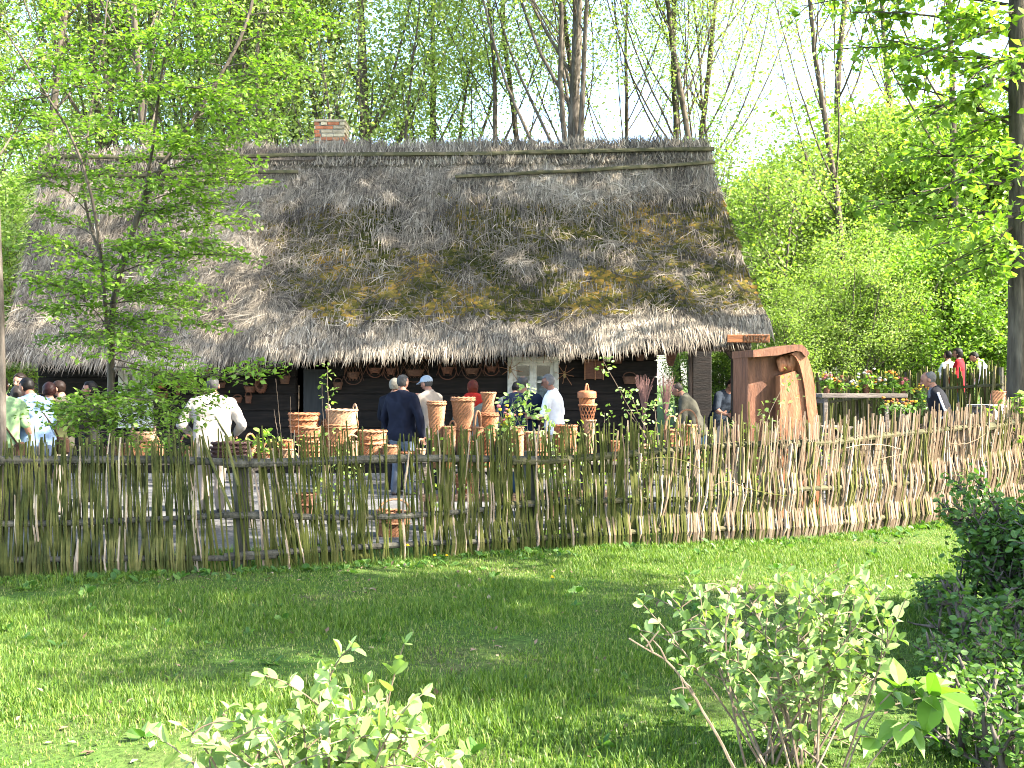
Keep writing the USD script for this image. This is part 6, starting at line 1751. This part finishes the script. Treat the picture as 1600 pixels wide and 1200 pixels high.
# straw spiders
for px, py, y, lab in [(819, 547, 17.95, 'straw spider hung highest left above the window'), (852, 552, 18.0, 'straw spider over the middle of the window frame'), (885, 546, 17.95, 'straw spider hung highest right above the window'), (882, 585, 18.2, 'straw spider on the wall at the right side of the window'), (797, 577, 18.2, 'faint straw spider at the left side of the window frame')]:
    c = at(px, py, y)
    sp_ = thing('straw_spider', lab, 'ornament', c)
    e_ = trimesh.creation.icosphere(2, 1.0)
    put('abdomen', (rough(e_.vertices * [0.028, 0.028, 0.042] + [0, 0, -0.02], 0.004, 40, px), e_.faces), M['straw_gold'], sp_, smooth=True)
    put('head', (e_.vertices * 0.018 + [0, 0, 0.035], e_.faces), M['straw_gold'], sp_, smooth=True)
    for k in range(8):
        a = math.pi * (k + 0.5) / 4 + 0.2
        q = np.array([math.cos(a), -0.15, math.sin(a)])
        put('leg', tube(np.array([[0, 0, 0.01], q * 0.08 + [0, -0.05, 0], q * R.uniform(0.15, 0.22)]), 0.0045, 4), M['wicker_tan'], sp_)

# -------- brooms
M['broom'] = mix_mat('broom_twig', [(0.10, 0.05, 0.045), (0.22, 0.12, 0.10)], scale=20)
for px, yt, yb, d, lab in [(1006, 588, 640, 13.7, 'bushy twig broom standing upside down, left of two'), (1040, 584, 640, 13.6, 'thin twig broom standing upside down, right of two')]:
    x = px2x(px, d); zt = EYE - (yt - 600) * d / F; zb = EYE - (yb - 600) * d / F
    bm = thing('broom', lab, 'broom', (x, d, 0))
    put('handle', tube(np.array([[0, 0, 0.0], [0.01, 0, zb * 0.5], [0, 0, zb + 0.05]]), 0.014, 7), M['broom'], bm)
    tw_ = []
    for k in range(60):
        a = R.uniform(0, 6.28); q = R.uniform(0.2, 1.0)
        e = np.array([0.13 * q * math.cos(a), 0.10 * q * math.sin(a), zt + R.uniform(-0.14, 0.03)])
        s0 = np.array([0.016 * math.cos(a), 0.016 * math.sin(a), zb - 0.12])
        tw_.append(tube(bez(s0, [s0[0] * 1.5, s0[1] * 1.5, (zb + zt) / 2 - 0.1], e, 5), [0.004, 0.0035, 0.003, 0.0025, 0.002], 3))
    put('twigs', join(tw_), M['broom'], bm, kind='stuff')
    put('binding', ring(0.02, zb - 0.02, 0.006, n=12), M['wicker_tan'], bm)

# -------- the carved wooden hood right of the porch
HC = np.array([px2x(1222, 12.9), 13.1, 0.0])


def turn(v):
    return (v - HC) @ rz_(math.radians(9)).T + HC


def extr(pxs, d, y0, y1, mat, parent, name, bulge=0.0):
    pts = [(at(a, b, d)[0], at(a, b, d)[2]) for a, b in pxs]
    m = trimesh.creation.extrude_polygon(Polygon(pts).buffer(0.004), y1 - y0, engine='earcut')
    v = np.array(m.vertices)
    v = turn(np.stack([v[:, 0], y1 - v[:, 2], v[:, 1]], 1))
    return put(name, (v, np.array(m.faces)), M[mat], parent, smooth=25)


DH = 12.9
hd = thing('carved_hood', 'tall reddish carved wooden hood with a curved right side beside the porch post', 'sculpture', (0, 0, 0))
gy_ = 600 + (EYE - float(gz(px2x(1220, DH), DH)) + 0.03) * F / DH
arc = [(1240, 541), (1250, 545), (1259, 556), (1265, 570), (1270, 590), (1275, 618), (1279, 648), (1282, 690), (1283, gy_)]
extr([(1168, gy_), (1168, 552), (1200, 550)] + arc[:], DH, 13.02, 13.5, 'carved_wood', hd, 'hood_body')
rim = [(1246, 547), (1253, 552), (1259, 563), (1264, 580), (1268, 602), (1271, 630), (1275, 660), (1277, 690), (1278, gy_)]
rimi = [(a - 15, b + 6) for a, b in rim[:-1]] + [(1264, gy_)]
extr(rim + rimi[::-1], DH, 12.85, 13.018, 'carved_sunlit', hd, 'curved_side')
extr([(1215, gy_), (1214, 588), (1238, 580), (1247, 590), (1255, 630), (1260, 670), (1262, gy_)], DH, 12.88, 13.019, 'carved_sunlit', hd, 'front_panel')
extr([(1167, 548), (1190, 547), (1215, 543), (1236, 539), (1246, 539), (1253, 545), (1258, 553), (1252, 557), (1245, 549), (1236, 548), (1206, 555), (1167, 558)], DH, 12.82, 13.52, 'carved_wood', hd, 'top_board')
for k, pl in enumerate([[(1210, 562), (1222, 558), (1226, 573), (1216, 581)], [(1221, 558), (1233, 555), (1233, 577), (1224, 584)], [(1231, 555), (1243, 553), (1250, 570), (1238, 583), (1233, 578)], [(1242, 553), (1252, 556), (1262, 580), (1262, 592), (1248, 586)]]):
    ms = [Manifold.batch_hull([ball(at(a, b, 12.955 + 0.02 * (k % 2)) + [0, 0.02 * R.normal(), 0], 0.016, 10) for a, b in pl] + [ball(at(*np.mean(pl, 0), 12.93), 0.03, 10)] + [ball(at(*np.mean(pl[:2], 0), 12.99), 0.03, 8)])]
    v, f_ = to_tri(fuse(ms), 0.018, 10, 0.006, 14, k)
    put('carved_fold', (turn(v), f_), M['carved_sunlit'], hd, smooth=50)

# -------- the far stall, the far wattle fence
DT = 16.2
table('far flower stall table', 1283, 1420, DT, 0.8, 615, thick=0.06)
table('low blue-grey table in front of the far flower stall', 1288, 1335, 14.6, 0.6, 667, 'plank')
table('white-covered basket table at the right edge beyond the fence', 1555, 1680, 14.6, 0.9, 634, cloth='cloth_white')


def bouquet(px, py_b, d, h, w, cols, label, green='leaf_maple', pot=None, rngs=1):
    r_ = np.random.default_rng(rngs)
    b = at(px, py_b, d)
    s = d / F
    th = thing('bouquet', label, 'flowers', b)
    hh, ww = h * s, w * s / 2
    if pot:
        put('pot', woven([(ww * 0.3, 0.0), (ww * 0.45, hh * 0.4)]), M[pot], th, smooth=True)
    st, pos = [], []
    for k in range(22):
        e = np.array([ww * r_.normal() * 0.5, ww * r_.normal() * 0.5, hh * r_.uniform(0.65, 1.0)])
        st.append(tube(bez([e[0] * 0.1, e[1] * 0.1, 0.01], [e[0] * 0.4, e[1] * 0.4, e[2] * 0.6], e, 4), 0.003, 3))
        pos.append(e)
    put('stems', join(st), M['stem_green'], th)
    lv, lf, tn = leaves(np.vstack([p * [1, 1, r_.uniform(0.35, 0.8)] for p in pos for _ in range(4)]) + r_.normal(size=(88, 3)) * 0.02, 0.07, r_)
    put('leaves', (lv, lf), M[green], th, tone=tn)
    for c in cols:
        hd_ = []
        for p in [pos[i] for i in r_.choice(22, 8, replace=False)]:
            e_ = trimesh.creation.icosphere(1, 1.0)
            q = rough(e_.vertices * 0.023 * r_.uniform(0.7, 1.2) * [1, 1, 0.7], 0.010, 40, int(r_.integers(99)))
            hd_.append((q + p + r_.normal(size=3) * 0.02, e_.faces))
        put('blooms', join(hd_), M[c], th, kind='stuff')


for i, (px, w, h, cols, pot) in enumerate([(1292, 22, 34, ('petal_yellow', 'petal_pink', 'petal_white'), 'wicker_brown'), (1312, 18, 26, ('petal_rust', 'petal_orange'), 'wicker_tan'), (1338, 16, 20, ('petal_white', 'petal_yellow'), 'wicker_tan'), (1353, 26, 38, ('petal_rust', 'petal_white'), 'wicker_brown'),
                                           (1372, 20, 26, ('petal_orange', 'petal_white'), 'wicker_tan'), (1392, 26, 36, ('petal_orange', 'petal_yellow'), None), (1410, 20, 26, ('petal_rust', 'petal_pink'), 'wicker_brown')]):
    bouquet(px, 616, DT + 0.4, h, w, cols, ['bright yellow and pink bunch at the left end of the far stall', 'rusty dried bunch second from the left on the far stall', 'small pale bunch third from the left on the far stall', 'tall brown and white bunch in the middle of the far stall', 'orange and white bunch right of the tall brown one', 'orange-yellow leafy bunch second from the right on the far stall', 'rusty pink bunch at the right end of the far stall'][i], 'leaf_deep' if i == 5 else 'leaf_maple', pot, 70 + i)
bouquet(1400, 652, 15.7, 30, 60, ('petal_rust', 'petal_orange', 'petal_yellow'), 'dark autumn-coloured bunch standing on the ground under the far stall', 'leaf_deep', None, 90)
bouquet(1440, 650, 17.5, 55, 34, ('petal_orange', 'petal_yellow', 'petal_rust'), 'tall orange flower heap left of the tracksuit top', 'leaf_deep', None, 91)
bouquet(792, 700, 12.6, 62, 30, ('petal_yellow', 'petal_yellow', 'petal_pink'), 'big yellow and pink paper flowers between the vases and the navy T-shirt', 'leaf_bright', None, 92)
for px, yt, w, lab, mt in [(1561, 612, 20, 'open tan basket at the left of the white-covered table', 'wicker_tan'), (1579, 610, 18, 'second tan basket on the white-covered table', 'wicker_tan'), (1600, 604, 22, 'orange pot basket at the right edge on the white-covered table', 'wicker_orange')]:
    basket(lab, px, yt, 632.5, 15.0, w, w * 0.8, mt)
basket('pot standing on the orange one at the right edge', 1600, 590, 606, 15.0, 26, 20, 'wicker_orange')

ff = thing('far_wattle_fence', 'dark far wattle fence behind the flower stall and the red jacket', 'fence')
st, tn = [], []
ends = [(1255, 20.5, 588), (1420, 19.6, 585), (1480, 19.2, 580), (1566, 18.6, 578)]
P = np.array([[px2x(a, b), b, EYE + (600 - c_) * b / F] for a, b, c_ in ends])
path = resample(P, 0.02)
for q in path:
    x, y = q[0], q[1]
    g = float(gz(x, y))
    a = np.array([x + R.normal() * 0.02, y + R.normal() * 0.03, g - 0.03]); b = np.array([x + R.normal() * 0.05, y + R.normal() * 0.03, q[2] + R.normal() * 0.07])
    m = tube(np.array([a, (a + b) / 2 + R.normal(size=3) * 0.02, b]), R.uniform(0.012, 0.024), 4)
    st.append(m); tn.append(np.full(len(m[0]), R.choice([0.02, 0.1, 0.3, 0.5])))
put('sticks', join(st), M['stick_mixed'], ff, tone=np.concatenate(tn), kind='stuff')
for hz_ in (0.3, 0.95):
    pts = np.array([[q[0], q[1] - 0.03, float(gz(q[0], q[1])) + hz_] for q in resample(P, 0.4)])
    put('rail', tube(pts, 0.03, 6), M['pole'], ff)
for a, b, c_ in ends:
    x = px2x(a, b); g = float(gz(x, b))
    put('post', tube(np.array([[x, b + 0.07, g - 0.1], [x, b + 0.07, g + 0.6], [x, b + 0.07, EYE + (600 - c_ + 4) * b / F]]), 0.055, 8), M['post'], ff)

# -------- young plants growing behind the fence
def sprig(label, stems, d, spots, leaf, size, rng, name='sapling', cat='plant', cluster=9, spread=0.05, r=0.006):
    th = thing(name, label, cat)
    ws = []
    for pts in stems:
        p = resample(np.array([at(a, b, d + rng.uniform(-0.1, 0.1)) for a, b in pts]), 0.12)
        ws.append(tube(rough(p, 0.008, 5, int(pts[0][0])), np.linspace(r, r * 0.35, len(p)), 5))
    put('stem', ws[0], M['twig'], th)
    for w in ws[1:]:
        put('stem', w, M['twig'], th)
    pos, out = [], []
    for a, b in spots:
        c = at(a, b, d)
        n_ = cluster
        o = rng.normal(size=(n_, 3)) * [1, 1, 0.6]
        pos.append(c + o * spread); out.append(unit(o))
    if spots:
        lv, lf, tn = leaves(np.vstack(pos), size, rng, out=np.vstack(out), shape=LEAF_OVAL, flat=0.65, droop=0.15)
        put('leaves', (lv, lf), M[leaf], th, tone=tn)


rng = np.random.default_rng(81)
gyb = lambda d: 600 + EYE * F / d + 4
sprig('sapling with big bright leaves climbing before the navy T-shirt', [[(832, gyb(11.7)), (828, 720), (824, 660), (822, 603)], [(830, 720), (850, 680), (862, 655)], [(832, 740), (800, 700), (772, 668)], [(826, 690), (806, 650), (800, 622)], [(836, 760), (868, 720), (885, 700)]], 11.7,
      [(820, 605), (826, 612), (815, 618), (818, 632), (824, 640), (828, 650), (820, 660), (838, 652), (848, 648), (860, 655), (850, 668), (835, 672), (865, 675), (856, 690), (845, 700), (800, 622), (793, 628), (806, 640), (775, 668), (768, 675), (783, 682), (790, 700), (778, 712), (800, 715), (830, 715), (850, 722), (868, 712), (880, 700), (890, 712), (876, 730), (790, 735), (770, 728), (842, 740), (862, 748)], 'leaf_snow', 0.065, rng)
sprig('thin upright sprig with bright leaves at its top, before the dark door', [[(513, gyb(11.8)), (514, 700), (513, 640), (512, 572)], [(510, 800), (506, 690), (503, 600)]], 11.8, [(510, 573), (514, 585), (504, 590), (512, 600), (516, 612), (510, 620), (515, 632), (522, 608)], 'leaf_bright', 0.05, rng, cluster=6, spread=0.03)
sprig('bare thin twigs rising left of the nested pots', [[(470, gyb(11.9)), (466, 690), (467, 602)], [(458, 820), (455, 690), (454, 620)], [(440, 820), (436, 690), (428, 640)], [(444, 815), (440, 690), (431, 592)]], 11.9, [(437, 690), (457, 690), (468, 700), (480, 695), (474, 676)], 'leaf_bright', 0.04, rng, cluster=5, spread=0.04, name='twig_bush')
sprig('leaning elder sprig with leaf clusters before the dark wall, left of the brooms', [[(1040, gyb(12.0)), (1030, 720), (985, 640), (965, 605), (943, 565)], [(1035, 720), (1000, 650), (984, 612)], [(1038, 730), (1028, 680), (1022, 632)], [(1020, 700), (1002, 670), (978, 640)], [(945, 780), (944, 700), (945, 645)]], 12.0,
      [(943, 562), (950, 572), (944, 580), (980, 606), (988, 615), (976, 612), (985, 625), (1003, 634), (1008, 645), (1000, 642), (1022, 628), (1028, 634), (1018, 636), (977, 640), (944, 640), (948, 652), (1012, 655), (1050, 650), (1048, 635)], 'leaf_snow', 0.05, rng, cluster=7, spread=0.04)
sprig('small leafy sprig in front of the carved wooden hood', [[(1180, gyb(12.2)), (1190, 700), (1200, 650), (1232, 585)], [(1188, 720), (1215, 660), (1240, 620)]], 12.2, [(1232, 585), (1236, 595), (1230, 603), (1190, 640), (1198, 648), (1185, 650), (1205, 628), (1195, 660), (1240, 622), (1215, 625), (1180, 665)], 'leaf_snow', 0.05, rng, cluster=5, spread=0.04)
sprig('fan-leaved potted plant right of the dark tray stack', [[(408, 719), (407, 700), (405, 680)], [(408, 719), (415, 705), (420, 690)], [(408, 719), (398, 705), (393, 692)]], 12.4, [(405, 678), (412, 683), (398, 686), (420, 690), (392, 694), (408, 695), (416, 702), (400, 704), (410, 710)], 'leaf_maple', 0.09, rng, name='potted_plant', cluster=7, spread=0.05)
basket('plain brown pot of the fan-leaved plant', 408, 708, 720.5, 12.4, 20, 15, 'wicker_brown', name='flower_pot', cat='pot')
for px, d, n_, lab in [(540, 12.1, 14, 'low green plant behind the fence below the tall tubs'), (700, 12.0, 10, 'low ferny plant behind the fence among the vases'), (905, 12.0, 16, 'low bright plant behind the fence under the lidded basket'), (1000, 12.1, 16, 'low bright plant behind the fence below the brooms'), (1100, 12.2, 20, 'low bright plant behind the fence below the khaki jacket'), (1175, 12.3, 16, 'low bright plant behind the fence left of the carved hood'), (1310, 13.5, 16, 'low bright plant right of the carved hood')]:
    sp_ = [(px + rng.uniform(-30, 30), rng.uniform(670, 790)) for _ in range(n_)]
    sprig(lab, [[(px + k * 8, gyb(d)), (px + k * 9, 750), (px + k * 12, 690)] for k in (-1, 0, 1)], d, sp_, 'leaf_bright', 0.06, rng, cluster=10, spread=0.09)
